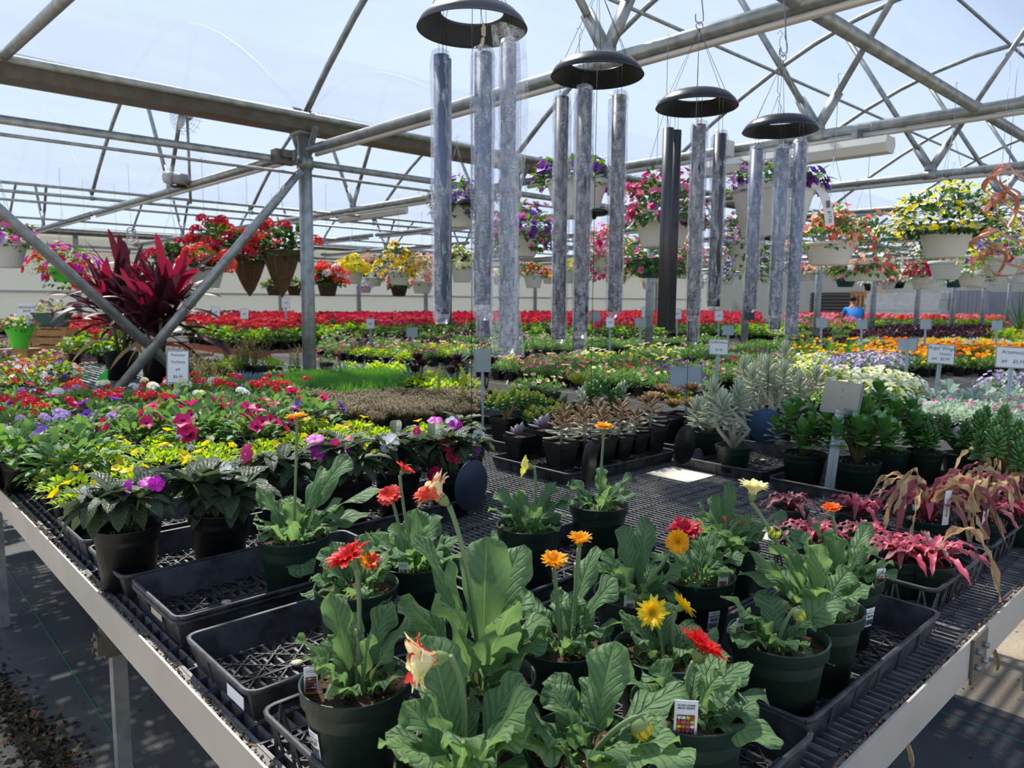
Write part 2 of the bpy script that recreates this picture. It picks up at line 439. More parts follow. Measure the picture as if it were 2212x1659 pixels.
# ---------------------------------------------------------------- pots
def round_pot(parent,rt,h,m='pot green',soil=True,rb=None,n=28,soilz=.86):
    rb=rb or rt*.72;rim=h*.17;w=.0022
    mb=MB(m);mb.lathe([(rb*.6,.001),(rb,.0),(rb+(rt*.94-rb)*.9,h-rim-.001),(rt*.945,h-rim),(rt*.985,h-rim+.002),(rt,h-.002),(rt+.0012,h),(rt-.001,h+.0012),(rt-w*1.3,h),(rt*.93,h-rim),(rb*.95,.006),(rb*.5,.006)],n)
    o=mb.build('pot',parent)
    if soil:
        s=MB('soil');q=rt*.93;s.use('soil')
        b0=s.av((0,0,h*soilz+.004))
        rings=5
        for i in range(1,rings+1):
            for j in range(18):
                an=2*PI*j/18;z=h*soilz+.004*R.uniform(-1,1)
                s.av((q*i/rings*math.cos(an),q*i/rings*math.sin(an),z))
        for j in range(18): s.af(b0,b0+1+j,b0+1+(j+1)%18)
        for i in range(rings-1):
            for j in range(18):
                k=(j+1)%18;s.af(b0+1+i*18+j,b0+1+(i+1)*18+j,b0+1+(i+1)*18+k,b0+1+i*18+k)
        if rt>.06:
            for _ in range(40):
                an=R.random()*2*PI;d=q*.92*math.sqrt(R.random());s.use('soil grit' if R.random()<.35 else 'soil')
                s.ball((d*math.cos(an),d*math.sin(an),h*soilz+.003),R.uniform(.0015,.004),5,3)
        s.build('soil',parent)
    return o
def square_pot(parent,wt,h,m='pot black',soil=True):
    mb=MB(m)
    def ring(w,z):
        c=w*.12;b=len(mb.v)
        for sx,sy,k in ((1,1,0),(-1,1,1),(-1,-1,0),(1,-1,1)):
            pts=[(w-c,w),(w,w-c)] if k==0 else [(w,w-c),(w-c,w)]
            seq=[(sx*pts[0][0],sy*pts[0][1]),(sx*pts[1][0],sy*pts[1][1])]
            for p in seq: mb.av((p[0],p[1],z))
        return b
    # order corners counter-clockwise
    def ring(w,z):
        c=w*.14;b=len(mb.v)
        for p in ((w,-w+c),(w,w-c),(w-c,w),(-w+c,w),(-w,w-c),(-w,-w+c),(-w+c,-w),(w-c,-w)): mb.av((p[0],p[1],z))
        return b
    hw=wt/2;L=[ring(hw*.72,0),ring(hw*.93,h*.8),ring(hw*1.,h*.8),ring(hw,h),ring(hw*.96,h),ring(hw*.88,h*.75)]
    mb.af(*[L[0]+i for i in range(8)][::-1])
    for a,b in zip(L,L[1:]):
        for i in range(8):
            k=(i+1)%8;mb.af(a+i,a+k,b+k,b+i)
    o=mb.build('pot',parent,smooth=False)
    if soil:
        s=MB('soil');b=hw*.9;s.ngon([(b,-b,h*.86),(b,b,h*.86),(-b,b,h*.86),(-b,-b,h*.86)]);s.build('soil',parent)
    return o
def text_mesh(txt,size,mat,parent,loc,rot,name='lettering',shear=0.,align='CENTER',bold=0.):
    cu=D.curves.new(name,'FONT');cu.body=txt;cu.size=size;cu.shear=shear;cu.align_x=align;cu.align_y='CENTER';cu.offset=bold
    cu.resolution_u=2
    o=D.objects.new(name,cu);col.objects.link(o)
    dg=bpy.context.evaluated_depsgraph_get();me=D.meshes.new_from_object(o.evaluated_get(dg));D.objects.remove(o);D.curves.remove(cu)
    me.name=name;me.materials.clear();me.materials.append(M_[mat])
    o=D.objects.new(name,me);col.objects.link(o);o.parent=parent;o.location=loc;o.rotation_euler=rot
    return o
def price_label(pot_parent,rt,h,az,w=.030,hh=.042,price='$6.50'):
    """curved paper sticker on a round pot facing azimuth az"""
    mb=MB('paper');rb=rt*.72;n=6
    def P(a,z,e=.0012):
        r=rb+(rt*.94-rb)*.9*min(1,z/(h*.83))+e
        return Vc((r*math.cos(a),r*math.sin(a),z))
    z0=h*.36;z1=z0+hh;da=w/rt/2;b0=len(mb.v)
    for i in range(n+1):
        for z in (z0,z1): mb.av(P(az-da+2*da*i/n,z,.0014 if z==z0 else .0016))
    for i in range(n): mb.af(b0+2*i,b0+2*i+2,b0+2*i+3,b0+2*i+1)
    o=mb.build('price_label',pot_parent)
    fz=lambda f:z0+hh*f
    # printing
    for txt,sz,f,b in (('#6 Pot',.0042,.88,0),('GERBERA DAISY',.0036,.74,.0001),(price,.0075,.56,.0003)):
        c=P(az,fz(f),.0024);text_mesh(txt,sz,'paper ink',o,c,(PI/2-.12,0,az+PI/2),bold=b)
    m=MB('paper ink')
    x=-.011
    while x<.011:
        q=R.choice((.0003,.0006,.0009));c=P(az,fz(.26),.0022);s=Vc((-math.sin(az),math.cos(az),0))
        dn=Vc((math.cos(az),math.sin(az),0))
        m.box(c+s*x-dn*(x*x/rt/2),(q/2,.0001,.0055),(s,dn,Z));x+=q+R.choice((.0004,.0008))
    m.build('barcode',o)
    return o
def plant_tag(parent,loc,rz,w=.022,h=.06,lean=.15,full=False):
    e=MB('paper');e.box((0,0,h/2),(w/2,.0004,h/2))
    t=e.build('plant_tag',parent,smooth=False,loc=loc,rot=(lean,0,rz))
    m=MB('tag green');m.box((0,-.0006,h*.43),(w*.38,.0003,h*.25));cs=['tag red','tag yellow','tag pink','tag orange','paper']
    for i in range(4):
        for j in range(5):
            m.use(cs[(i*2+j*3+R.randint(0,2))%5]);c=Vc(((i-1.5)*w*.19,-.0011,h*(.235+.1*j)))
            tinyf(m,c,(0,-1,0),w*.13,m.mats[m.k],5)
    m.build('picture',t)
    m=MB('tag strip');m.box((0,-.0006,h*.12),(w*.4,.0003,h*.05));m.build('strip',t)
    if full:
        text_mesh('FLORI LINE®\nMAXI SERIES',w*.135,'paper ink',t,(0,-.0009,h*.86),(PI/2,0,0),bold=.00008)
        text_mesh('GERBERA',w*.17,'paper ink',t,(0,-.0012,h*.12),(PI/2,0,0),bold=.0001)
    else: text_mesh('FLORI LINE\nMAXI SERIES',w*.13,'paper ink',t,(0,-.0009,h*.86),(PI/2,0,0))
    return t
# ================================================================ the setting
def S(o): o['kind']='structure';return o
G0=V*5.93
BV=[-0.67,5.93,12.53,19.13]; PU=[.67+2.45*k for k in range(-1,13)]
def loft(name,mat,fn,nu,nv,parent=None,thick=0):
    mb=MB(mat)
    for i in range(nu+1):
        for j in range(nv+1):
            p,t=fn(i/nu,j/nv);mb.av(p,t)
    for i in range(nu):
        for j in range(nv):
            a=i*(nv+1)+j;mb.af(a,a+nv+1,a+nv+2,a+1)
    return mb.build(name,parent)
def slab(name,mat,u0,u1,v0,v1,z0,z1):
    return S(MB(mat).box(W((u0+u1)/2,(v0+v1)/2,(z0+z1)/2),((u1-u0)/2,(v1-v0)/2,(z1-z0)/2),(U,V,Z)).build(name,smooth=False))
slab('floor','gravel',-12,45,-12,32,-.3,-.02)
# weed cloth strips and poured concrete aisles
slab('floor','concrete',-8,.43,-8,19,-.02,0);slab('floor','ground cloth',.43,3.12,-8,19,-.02,.0)
slab('floor','concrete',3.12,4.6,-8,19,-.02,0);slab('floor','ground cloth',4.6,31,-8,19,-.02,0)
for (a,b) in (((.62,.6),(.72,9)),((1.4,-2),(1.5,9)),((2.95,-3),(2.9,9))):
    mb=MB('green thread');mb.tube([W(a[0],a[1],.001),W((a[0]+b[0])/2,(a[1]+b[1])/2,.001),W(b[0],b[1],.001)],.0022,4)
    S(mb.build('trim_1'))
# moss line and litter on the floor (stuff)
mb=MB('moss','leaf litter')
for i in range(8000):
    v=R.uniform(.3,6);u=.40+R.gauss(0,.045)+.05*math.sin(v*3)
    p=W(u,v,0);mb.use('moss' if R.random()<.8 else 'leaf litter');s=R.uniform(.008,.026)
    d=Vc((R.gauss(0,1),R.gauss(0,1),R.uniform(.2,1.2))).normalized();q=d.cross(Z).normalized()*s*.5
    mb.ngon([p-q,p+q,p+q*.4+d*s,p-q*.4+d*s])
tag(mb.build('moss'),'line of dark dry moss growing along the edge of the floor cloth','moss',kind='stuff')
mb=MB('leaf litter','moss')
for i in range(1500):
    v=R.uniform(.2,5.5);u=R.uniform(.42,1.6);p=W(u,v,0.001);s=R.uniform(.003,.012)
    if R.random()<.25: p=W(R.uniform(2.5,4.2),R.uniform(0,1.6),.001)
    d=Vc((R.gauss(0,1),R.gauss(0,1),R.uniform(.05,.35))).normalized();q=d.cross(Z).normalized()*s*.5
    mb.use('leaf litter' if R.random()<.7 else 'moss');mb.ngon([p-q,p+q,p+q*.4+d*s,p-q*.4+d*s])
tag(mb.build('leaf_litter'),'dry crumbs of fallen leaves scattered on the floor cloth beneath the bench','leaf litter',kind='stuff')
mb=MB('leaf litter');p=atz(1648,1640,0)
leaf(mb,p+Z*.003,p+Vc((.02,.03,.02)),p+Vc((.05,.01,.004)),.03,5,1);tag(mb.build('fallen_leaf'),'curled tan leaf lying on the dark floor cloth at the right','leaf')
# film roof vaults, one per bay
def arcz(f): # f 0..1 across the bay
    x=abs(f-.5)*2;return 3.05+1.5*(1-x**1.75)
UA,UB=-4.,31.
for b in range(3):
    v0=BV[b];bw=6.6
    def fn(a,c,v0=v0):
        u=UA+(UB-UA)*a
        w=.03*noise.noise(Vc((u*.35,c*7,b)))+.014*math.sin(u*2*PI/2.45)
        return W(u,v0+bw*c,arcz(c)+.03+w),(u,c*6.6)
    S(loft('ceiling','greenhouse film',fn,60,24))
# walls
def wall_panel(name,p0,p1,z0,z1,mat):
    n=(p1-p0).cross(Z).normalized()
    mb=MB(mat);mb.box((p0+p1)/2+Z*(z0+z1)/2,((p1-p0).length/2,.012,(z1-z0)/2),((p1-p0).normalized(),n,Z))
    return S(mb.build(name,smooth=False))
wall_panel('wall_back',W(-6,19.3),W(31,19.3),0,2.95,'polycarbonate')
mb=MB('galvanised');
for u in [x*2.45-.5 for x in range(-2,14)]:
    mb.box(W(u,19.22,1.5),(.045,.045,1.5),(U,V,Z))
S(mb.build('trim_2',smooth=False))
mb=MB('aluminium');mb.box(W(12,19.2,2.98),(18,.05,.09),(U,V,Z));mb.box(W(12,19.24,1.62),(18,.02,.03),(U,V,Z));S(mb.build('trim_3',smooth=False))
wall_panel('wall_right',W(31,-3),W(31,19.3),0,3.0,'polycarbonate')
VF=lambda x:uv(atu(x,660,29.8))[1]
wall_panel('wall_right_2',W(30.6,VF(2400)),W(30.6,VF(2100)),0,1.95,'grey metal wall')
wall_panel('wall_right_3',W(30.7,VF(1905)),W(30.7,VF(1730)),0,1.95,'brown slat')
mb=MB('brown slat')
for i in range(14): mb.box(W(30.62,(VF(1905)+VF(1730))/2,.1+i*.135),(.03,(VF(1730)-VF(1905))/2,.045),(U,V,Z))
S(mb.build('trim_4',smooth=False))
mb=MB('polycarbonate')
for v0 in BV[:-1]:
    for j in range(16):
        a=j/16;c=(j+1)/16
        mb.ngon([W(31,v0+6.6*a,2.95),W(31,v0+6.6*c,2.95),W(31,v0+6.6*c,arcz(c)),W(31,v0+6.6*a,arcz(a))])
S(mb.build('wall_right_gable',smooth=False))
# ---------------------------------------------------------------- roof frame
def cyl(mb,a,b,r,n=10): mb.tube([a,b],r,n)
GL={0:'left',1:'near',2:'far'}
for bi,v in enumerate(BV):
    if bi in (0,2): continue
    t=thing('gutter',{1:'wide galvanised gutter beam above the near row of posts',2:'galvanised gutter beam above the middle row of posts',3:'galvanised gutter beam at the top of the far plastic wall'}[bi],'gutter',W(0,v,2.9),RZ)
    mb=MB('galvanised dark');pr=[(-.11,.0),(.11,.0),(.15,.13),(.14,.135),(.10,.015),(-.10,.015),(-.14,.135),(-.15,.13)]
    for x in (-4,31):
        for (y,z) in pr: mb.av((x,y,z))
    for i in range(8):k=(i+1)%8;mb.af(i,k,8+k,8+i)
    mb.build('channel',t,smooth=False)
    mb=MB('galvanised');cyl(mb,Vc((-4,-.165,.10)),Vc((31,-.165,.10)),.026);mb.build('edge_pipe',t)
    mb=MB('galvanised');mb.box((13.4,0,-.25),(17.4,.01,.028));cyl(mb,Vc((-4,.0,-.345)),Vc((30.8,.0,-.345)),.013);mb.build('side_rail',t)
for bi,v in enumerate(BV[:2]):
    if bi==0: continue
    for k,u in enumerate(PU):
        if k<1: continue
        lab={1:'thick galvanised post behind the burgundy cordylines, braces meeting at its top' if k==2 else None,2:None}[bi]
        g=None
        if bi==1:
            x=[None,'galvanised post at the left edge carrying the left brace','thick galvanised post beside the hanging coir cones, braces meeting at its top','galvanised post seen behind the nearest wind chime','galvanised post seen between the second and third wind chimes','galvanised post seen below the fourth wind chime']
            lab=x[k] if k<6 else 'slim distant galvanised post in the near row beyond the wind chimes'
            g='distant posts of the near row' if k>=6 else None
        else: lab='slim galvanised post in the middle row, far beyond the hanging baskets';g='posts of the middle row'
        t=thing('support_post',lab,'post',W(u,v,0),RZ,g)
        r=.057;MB('galvanised').tube([(0,0,0),(0,0,2.9)],r,16).build('column',t)
        mb=MB('galvanised');mb.tube([(0,0,2.6),(0,0,2.7)],r+.012,16);mb.build('clamp',t);MB('galvanised').box((0,0,2.89),(.09,.09,.012)).build('cap_plate',t)
        mb=MB('galvanised')
        for s in (-1,1): mb.beam((0,s*.02,2.62),(0,s*.2,2.92),.05,.012)
        mb.build('bracket',t,smooth=False)
# X brace between the first two posts of the near row
for a,b,l in ((W(.67,5.87,2.32),W(2.12,5.87,.80),'left galvanised brace pipe crossing in front of the burgundy cordylines'),(W(3.0,5.83,2.53),W(1.52,5.83,.80),'right galvanised brace pipe rising to the thick post')):
    t=thing('brace_pipe',l,'brace pipe',(0,0,0))
    d=(b-a).normalized();mb=MB('galvanised');mb.tube([a,a+d*.3,b],[.028,.037,.037],12);mb.build('pipe',t)
    mb=MB('galvanised');mb.beam(a-d*.05,a+d*.2,.06,.012,V);mb.build('flattened_end',t)
def truss(bi,k,u):
    v0=BV[bi];near={(0,2):'roof truss nearest the camera, its thick chord running behind the wind chimes',(0,3):'second roof truss from the camera, carrying the long light fixture',(0,4):'third roof truss from the camera, above the yellow hanging basket'}
    lab=near.get((bi,k),['roof truss of the near bay, farther off above the right-hand baskets','roof truss of the left bay, thin pipes crossing the sky','roof truss of the farthest bay by the plastic wall'][bi])
    t=thing('roof_truss',lab,'roof truss',W(u,v0,0),RZ,None if (bi,k) in near else ['farther trusses of the near bay','trusses of the left bay','trusses of the farthest bay'][bi])
    y=lambda f:6.6*f
    for s in (0,1):
        pts=[];
        for i in range(9):
            f=.5*i/8;z=arcz(f)-.02;f=f if s==0 else 1-f
            pts.append((0,y(f),z))
        MB('galvanised').tube(pts,.026,8).build('rafter',t)
    MB('galvanised').tube([(0,.08,2.75),(0,6.52,2.75)],.036,12).build('chord',t)
    MB('aluminium').tube([(0.0,.2,2.694),(0.0,6.4,2.694)],.018,8).build('basket_rail',t)
    c=Vc((0,3.3,2.8))
    for s in (-1,1):
        e=Vc((0,3.3+s*.95,arcz(.5+s*.144)-.04));d=(e-c).normalized()
        mb=MB('galvanised');mb.tube([c+d*.25,e],.024,8);mb.beam(c-d*.02,c+d*.28,.075,.02,Vc((1,0,0)));mb.build('web_brace',t)
    mb=MB('galvanised');mb.tube([(0,3.24,2.75),(0,3.36,2.75)],.042,12);mb.box((0,3.3,2.81),(.02,.05,.04));mb.build('clamp',t)
for bi in range(3):
    for k,u in enumerate(PU):
        if k<(2 if bi==0 else 1): continue
        truss(bi,k,u)
# rafter of the truss before the post at the left edge
t=thing('roof_rafter','dark rafter pipe at upper left running up to the roof film','pipe',(0,0,0))
mb=MB('galvanised')
for i in range(1):
    pts=[W(.97,5.72-.3*i,3.0-.055*.3*i) for i in range(18)]
    mb.tube(pts,.03,10)
mb.build('pipe',t)
# longitudinal purlins
PL=[(12.53,2.97,.024,'pipe along the valley where the roof bays meet at the left'),(1.58,2.76,.034,'thick purlin pipe that the wind chimes hang from'),(9.8,2.74,.017,'thin basket pipe crossing the left bay, nearest one'),(11.5,2.74,.017,'thin basket pipe crossing the left bay, middle one'),(13.9,2.74,.017,'thin basket pipe crossing the farthest bay, nearer one'),(16.2,2.74,.017,'thin basket pipe crossing the farthest bay beside the plastic wall')]
for v,z,r,l in PL:
    t=thing('purlin_pipe',l,'pipe',W(0,v,z),RZ);MB('galvanised').tube([(-2,0,0),(30.6,0,0)],r,12).build('pipe',t)
    mb=MB('galvanised')
    for u in PU[2:9]:
        mb=MB('galvanised');mb.tube([(u-.03,0,0),(u+.03,0,0)],r+.008,10);mb.build('clamp',t)
for (bi,f) in ((0,.25),(0,.5),(0,.75)):
    l={(0,.25):'roof purlin on the right slope of the near bay',(0,.5):'ridge pipe of the near bay',(0,.75):'roof purlin on the left slope of the near bay',(1,.3):'roof purlin on the near slope of the left bay',(1,.7):'roof purlin on the far slope of the left bay'}[(bi,f)]
    t=thing('roof_purlin',l,'pipe',W(0,BV[bi]+6.6*f,arcz(f)-.05),RZ);MB('galvanised').tube([(2.5,0,0),(31,0,0)],.017,8).build('pipe',t)
# light fixtures
def fixture(a,b,l):
    t=thing('light_fixture',l,'light fixture',(a+b)/2);d=(b-a)/2;n=d.normalized()
    mb=MB('fixture');y=n.cross(Z).normalized();up=y.cross(n)
    s=[(-.07,.05),(.07,.05),(.09,0),(.06,-.06),(-.06,-.06),(-.09,0)]
    for q in (-1,1):
        for (x,z) in s: mb.av(d*q+y*x+Z*z)
    for i in range(6):k=(i+1)%6;mb.af(i,k,6+k,6+i)
    mb.af(0,1,2,3,4,5);mb.af(11,10,9,8,7,6);mb.build('housing',t,smooth=False)
    mb=MB('galvanised')
    for q in (-.7,0,.7): mb.box(d*q+Z*.08,(.02,.05,.045),(n,y,Z))
    mb.build('bracket',t,smooth=False)
fixture(W(5.5,3.62,2.6),W(5.5,2.07,2.6),'long white strip light fixture under the second roof truss')
a=atd(735,473,11.2);b=atd(878,452,11.0);fixture(a,b,'white strip light fixture seen left of the nearest wind chime')
fixture(W(15.4,4.6,2.6),W(15.4,3.2,2.6),'small distant strip light fixture above the right-hand hanging baskets')
# circulation fan, motor, camera, junction box
c=atv(400,248,8.6)
t=thing('circulation_fan','round wire-caged circulation fan under the gutter at upper left','fan',c)
mb=MB('wire');M=Matrix.Rotation(rad(-20),3,'Z')@Matrix.Rotation(rad(90),3,'X')
for r in [.03*i for i in range(1,8)]: mb.tube([M@Vc((r*math.cos(a*PI/12),r*math.sin(a*PI/12),.06*(1-(r/.21)**2))) for a in range(24)],.002,4,close=True)
for i in range(16):
    a=2*PI*i/16;mb.tube([M@Vc((.02*math.cos(a),.02*math.sin(a),.06)),M@Vc((.15*math.cos(a),.15*math.sin(a),.03)),M@Vc((.21*math.cos(a),.21*math.sin(a),-.05))],.002,4)
mb.build('cage',t);mb=MB('grey plastic')
for i in range(3):
    a=2*PI*i/3;leaf(mb,M@Vc((0,0,0)),M@Vc((.1*math.cos(a),.1*math.sin(a),.02)),M@Vc((.19*math.cos(a),.19*math.sin(a),.0)),.09,4,1,fold=0,up=M@Z)
mb.build('blade',t);MB('motor').tube([(0,0,0),(0,.1,0)],.04,12).build('motor',t);MB('galvanised').tube([(0,.05,.4),(0,.05,-.95)],.016,8).build('hanger_pipe',t)
c=atv(376,385,8.6);t=thing('pipe_motor','grey electric motor mounted on the truss chord at upper left','motor',c)
mb=MB('motor');mb.tube([(.0,0,0),(.15,0,-.02)],.062,14);mb.build('body',t);mb=MB('grey plastic');mb.tube([(-.12,0,.01),(-.1,0,.01),(-.0,0,0)],[.03,.065,.068],14);mb.build('end_cap',t);mb=MB('pot black');mb.box((.05,0,-.09),(.07,.04,.012));mb.box((.05,0,-.07),(.02,.02,.03));mb.build('foot',t)
c=W(2.9,5.87,2.66);t=thing('junction_box','grey junction box clamped to the rail beside the thick post','junction box',c,RZ)
mb=MB('galvanised dark');mb.box((0,0,0),(.09,.05,.055));mb.box((0,-.06,.02),(.05,.02,.03));mb.build('box',t,smooth=False);mb=MB('galvanised');mb.tube([(.05,-.07,-.03),(.05,-.07,.05)],.012,8);mb.build('knob',t)
c=W(5.45,3.32,2.73);t=thing('security_camera','small boxy grey camera on the truss by the long light fixture','camera',c,RZ+PI)
MB('fixture').box((0,0,0),(.05,.045,.06)).build('housing',t,smooth=False);MB('pot black').tube([(.05,0,.01),(.06,0,.01)],.03,14).build('lens',t)

# ================================================================ benches
ZB=.79
def far_bench(u0,u1,v0,v1,label,group,style=0,z=ZB):
    t=thing('bench',label,'bench',W((u0+u1)/2,(v0+v1)/2,0),RZ,group);a=(u1-u0)/2;b=(v1-v0)/2
    mb=MB('red board' if style==1 else 'aluminium')
    for s in (-1,1):
        mb.box((s*a,0,z-.05),(.004,b,.045));mb.box((0,s*b,z-.05),(a,.004,.045))
    mb.build('rail',t,smooth=False)
    mb=MB('grid plastic' if style!=2 else 'galvanised')
    n=int(2*a/.06)
    for i in range(n): mb.box((-a+2*a*(i+.5)/n,0,z-.012),(.007,b-.01,.012))
    n=int(2*b/.2)
    for i in range(n+1): mb.box((0,-b+2*b*i/n,z-.014),(a-.01,.006,.012))
    mb.build('bench_top',t,smooth=False)
    for x in (-1,1):
        for y in ([-1,0,1] if b>2 else (-1,1)):
            MB('galvanised').tube([(x*(a-.12),y*(b-.12),0),(x*(a-.12),y*(b-.12),z-.03)],.024,8).build('leg',t)
BENCH=[]
UR=[(.46,3.78),(4.3,6.3),(6.9,8.9),(9.5,11.5),(12.1,14.1),(14.7,16.7),(17.3,19.3),(19.9,21.9),(22.6,24.8),(25.4,27.4)]
VR=[(.44,5.6),(6.25,9.2),(9.8,12.3),(12.8,15.4),(16.0,18.6)]
for i,(a,b) in enumerate(UR):
    for j,(c,d) in enumerate(VR):
        BENCH.append((a,b,c,d))
        if (i,j)==(0,0): continue
        st=1 if j>=2 else 0
        if (i,j)==(0,1): far_bench(a,b,c,d,'light metal bench with bare diagonal grating around the burgundy cordylines',None,2);continue
        if (i,j)==(1,0): far_bench(a,b,c,d,'aluminium-edged bench across the aisle behind the jade plants',None);continue
        if (i,j)==(2,0): far_bench(a,b,c,d,'aluminium-edged bench under the marigolds, two rows beyond the jade plants',None);continue
        if (i,j)==(0,2): far_bench(a,b,c,d,'red-edged bench far left behind the wooden crate',None,1);continue
        far_bench(a,b,c,d,'red-edged bench in the far half of the greenhouse' if st else 'far plant bench with a pale metal edge',('red-edged far benches' if st else 'pale-edged far benches'),st)
def onbench(u,v,m=.04):
    for a,b,c,d in BENCH:
        if a+m<u<b-m and c+m<v<d-m:return True
    return False
# the near bench, in full detail
t=thing('plant_bench','large near bench of black plastic grating with aluminium edge rails','bench',W(0,0,0),RZ)
NB=t
A0,A1,B0,B1=.445,3.78,.425,5.6
mb=MB('aluminium');mb.box((A0,(B0+B1)/2,.757),(.0022,(B1-B0)/2,.043));mb.box((A0+.018,(B0+B1)/2,.716),(.018,(B1-B0)/2,.002));mb.build('left_rail',t,'aluminium rail along the left edge',False)
mb=MB('aluminium');mb.box(((A0+1.77)/2,B0,.757),((1.77-A0)/2,.0022,.043));mb.build('front_rail',t,'aluminium rail along the front edge',False)
mb=MB('aluminium');mb.box(((A1+1.775)/2,B0,.757),((A1-1.775)/2,.0022,.043));mb.build('front_rail',t,'farther length of aluminium rail on the front edge',False)
mb=MB('aluminium');mb.box((A1,(B0+B1)/2,.757),(.0022,(B1-B0)/2,.043));mb.box(((A0+A1)/2,B1,.757),((A1-A0)/2,.0022,.043));mb.build('rear_rail',t,smooth=False)
mb=MB('galvanised dark');mb.box((1.77,B0-.006,.752),(.05,.0025,.05));
mb.build('joint_plate',t,'dark steel plate joining the two front rails',False)
mb=MB('galvanised')
for x in (1.745,1.795):
    for z in (.735,.77): mb.tube([(x,B0-.006,z),(x,B0-.018,z)],.007,6)
mb.build('bolt',t)
for x in (1.38,1.92):
    mb=MB('silicone');leaf(mb,Vc((x,B0-.004,.715)),Vc((x,B0-.02,.68)),Vc((x+.01,B0-.005,.672)),.022,5,1,lambda q:1,fold=.5,up=V);mb.build('drip_clip',t,'yellowish plastic clip hanging beneath the front rail')
mb=MB('galvanised')
for y in (.6,1.5,2.12,3.0,3.96,4.9): mb.box(((A0+A1)/2,y,.735),((A1-A0)/2-.01,.02,.02))
for x in (.53,1.6,2.7,3.68): mb.box((x,(B0+B1)/2,.69),(.02,(B1-B0)/2-.03,.02))
mb.build('frame',t,smooth=False)
for x in (.53,1.14,3.36,3.7):
    for y in (.62,2.12,3.96,5.4):
        m=MB('galvanised');m.box((x,y,.345),(.018,.018,.345));l=m.build('leg',t,smooth=False)
        m=MB('galvanised dark');m.box((x-.005,y-.0,.585),(.032,.026,.036));m.box((x-.04,y,.585),(.012,.02,.028))
        for z in (.57,.6): m.tube([(x-.05,y,z),(x-.06,y,z)],.006,6)
        m.build('bracket',l,smooth=False)
# grating panels
def panel():
    mb=MB('grid plastic','dusty plastic');a,b=.327,.213
    for i in range(31):
        x=-a+2*a*i/30;mb.box((x,0,-.013),(.0028 if 0<i<30 else .0034,b,.012))
    for j in range(9):
        y=-b+2*b*j/8;mb.use('dusty plastic');mb.box((0,y,-.014 if j%4 else -.017),(a,.0016 if j%4 else .0032,.0135 if j%4 else .0172))
    for y in (-b,0,b):
        for x in (-a+.03,a-.03): mb.box((x,y,-.006),(.012,.008,.0065))
    return mb
p0=None
for i in range(5):
    for j in range(12):
        x=A0+.022+.331+i*.662;y=B0+.02+.215+j*.43
        if y+.2>B1: continue
        if p0 is None: p0=panel().build('grating_panel',t,smooth=False);o=p0
        else: o=p0.copy();col.objects.link(o)
        o.location=(x,y,ZB);o.rotation_euler=(0,0,0)
mb=MB('black plastic')
for i in range(16): mb.tube([(A0+.14+i*.2,B0+.02,.78),(A0+.14+i*.2,B0+.002,.78)],.009,8)
mb.build('edge_peg',t)
mb=MB('soil grit','soil')
for i in range(1600):
    if R.random()<.6:x=A0+R.uniform(.004,.018);y=R.uniform(.45,3.3)
    else:x=R.uniform(.5,2.4);y=B0+R.uniform(.004,.016)
    mb.use('soil' if R.random()<.45 else 'soil grit');s=R.uniform(.0015,.004);mb.ball((x,y,.72+.075*1+R.uniform(-.01,-.002)),s,4,2)
o=mb.build('spilled_grit',t);o['kind']='stuff'
mb=MB('grid plastic');mb.box((A0+.012,(B0+B1)/2,.782),(.01,(B1-B0)/2,.006));mb.box(((A0+A1)/2,B0+.011,.782),((A1-A0)/2,.009,.006));mb.build('edge_strip',t,smooth=False)

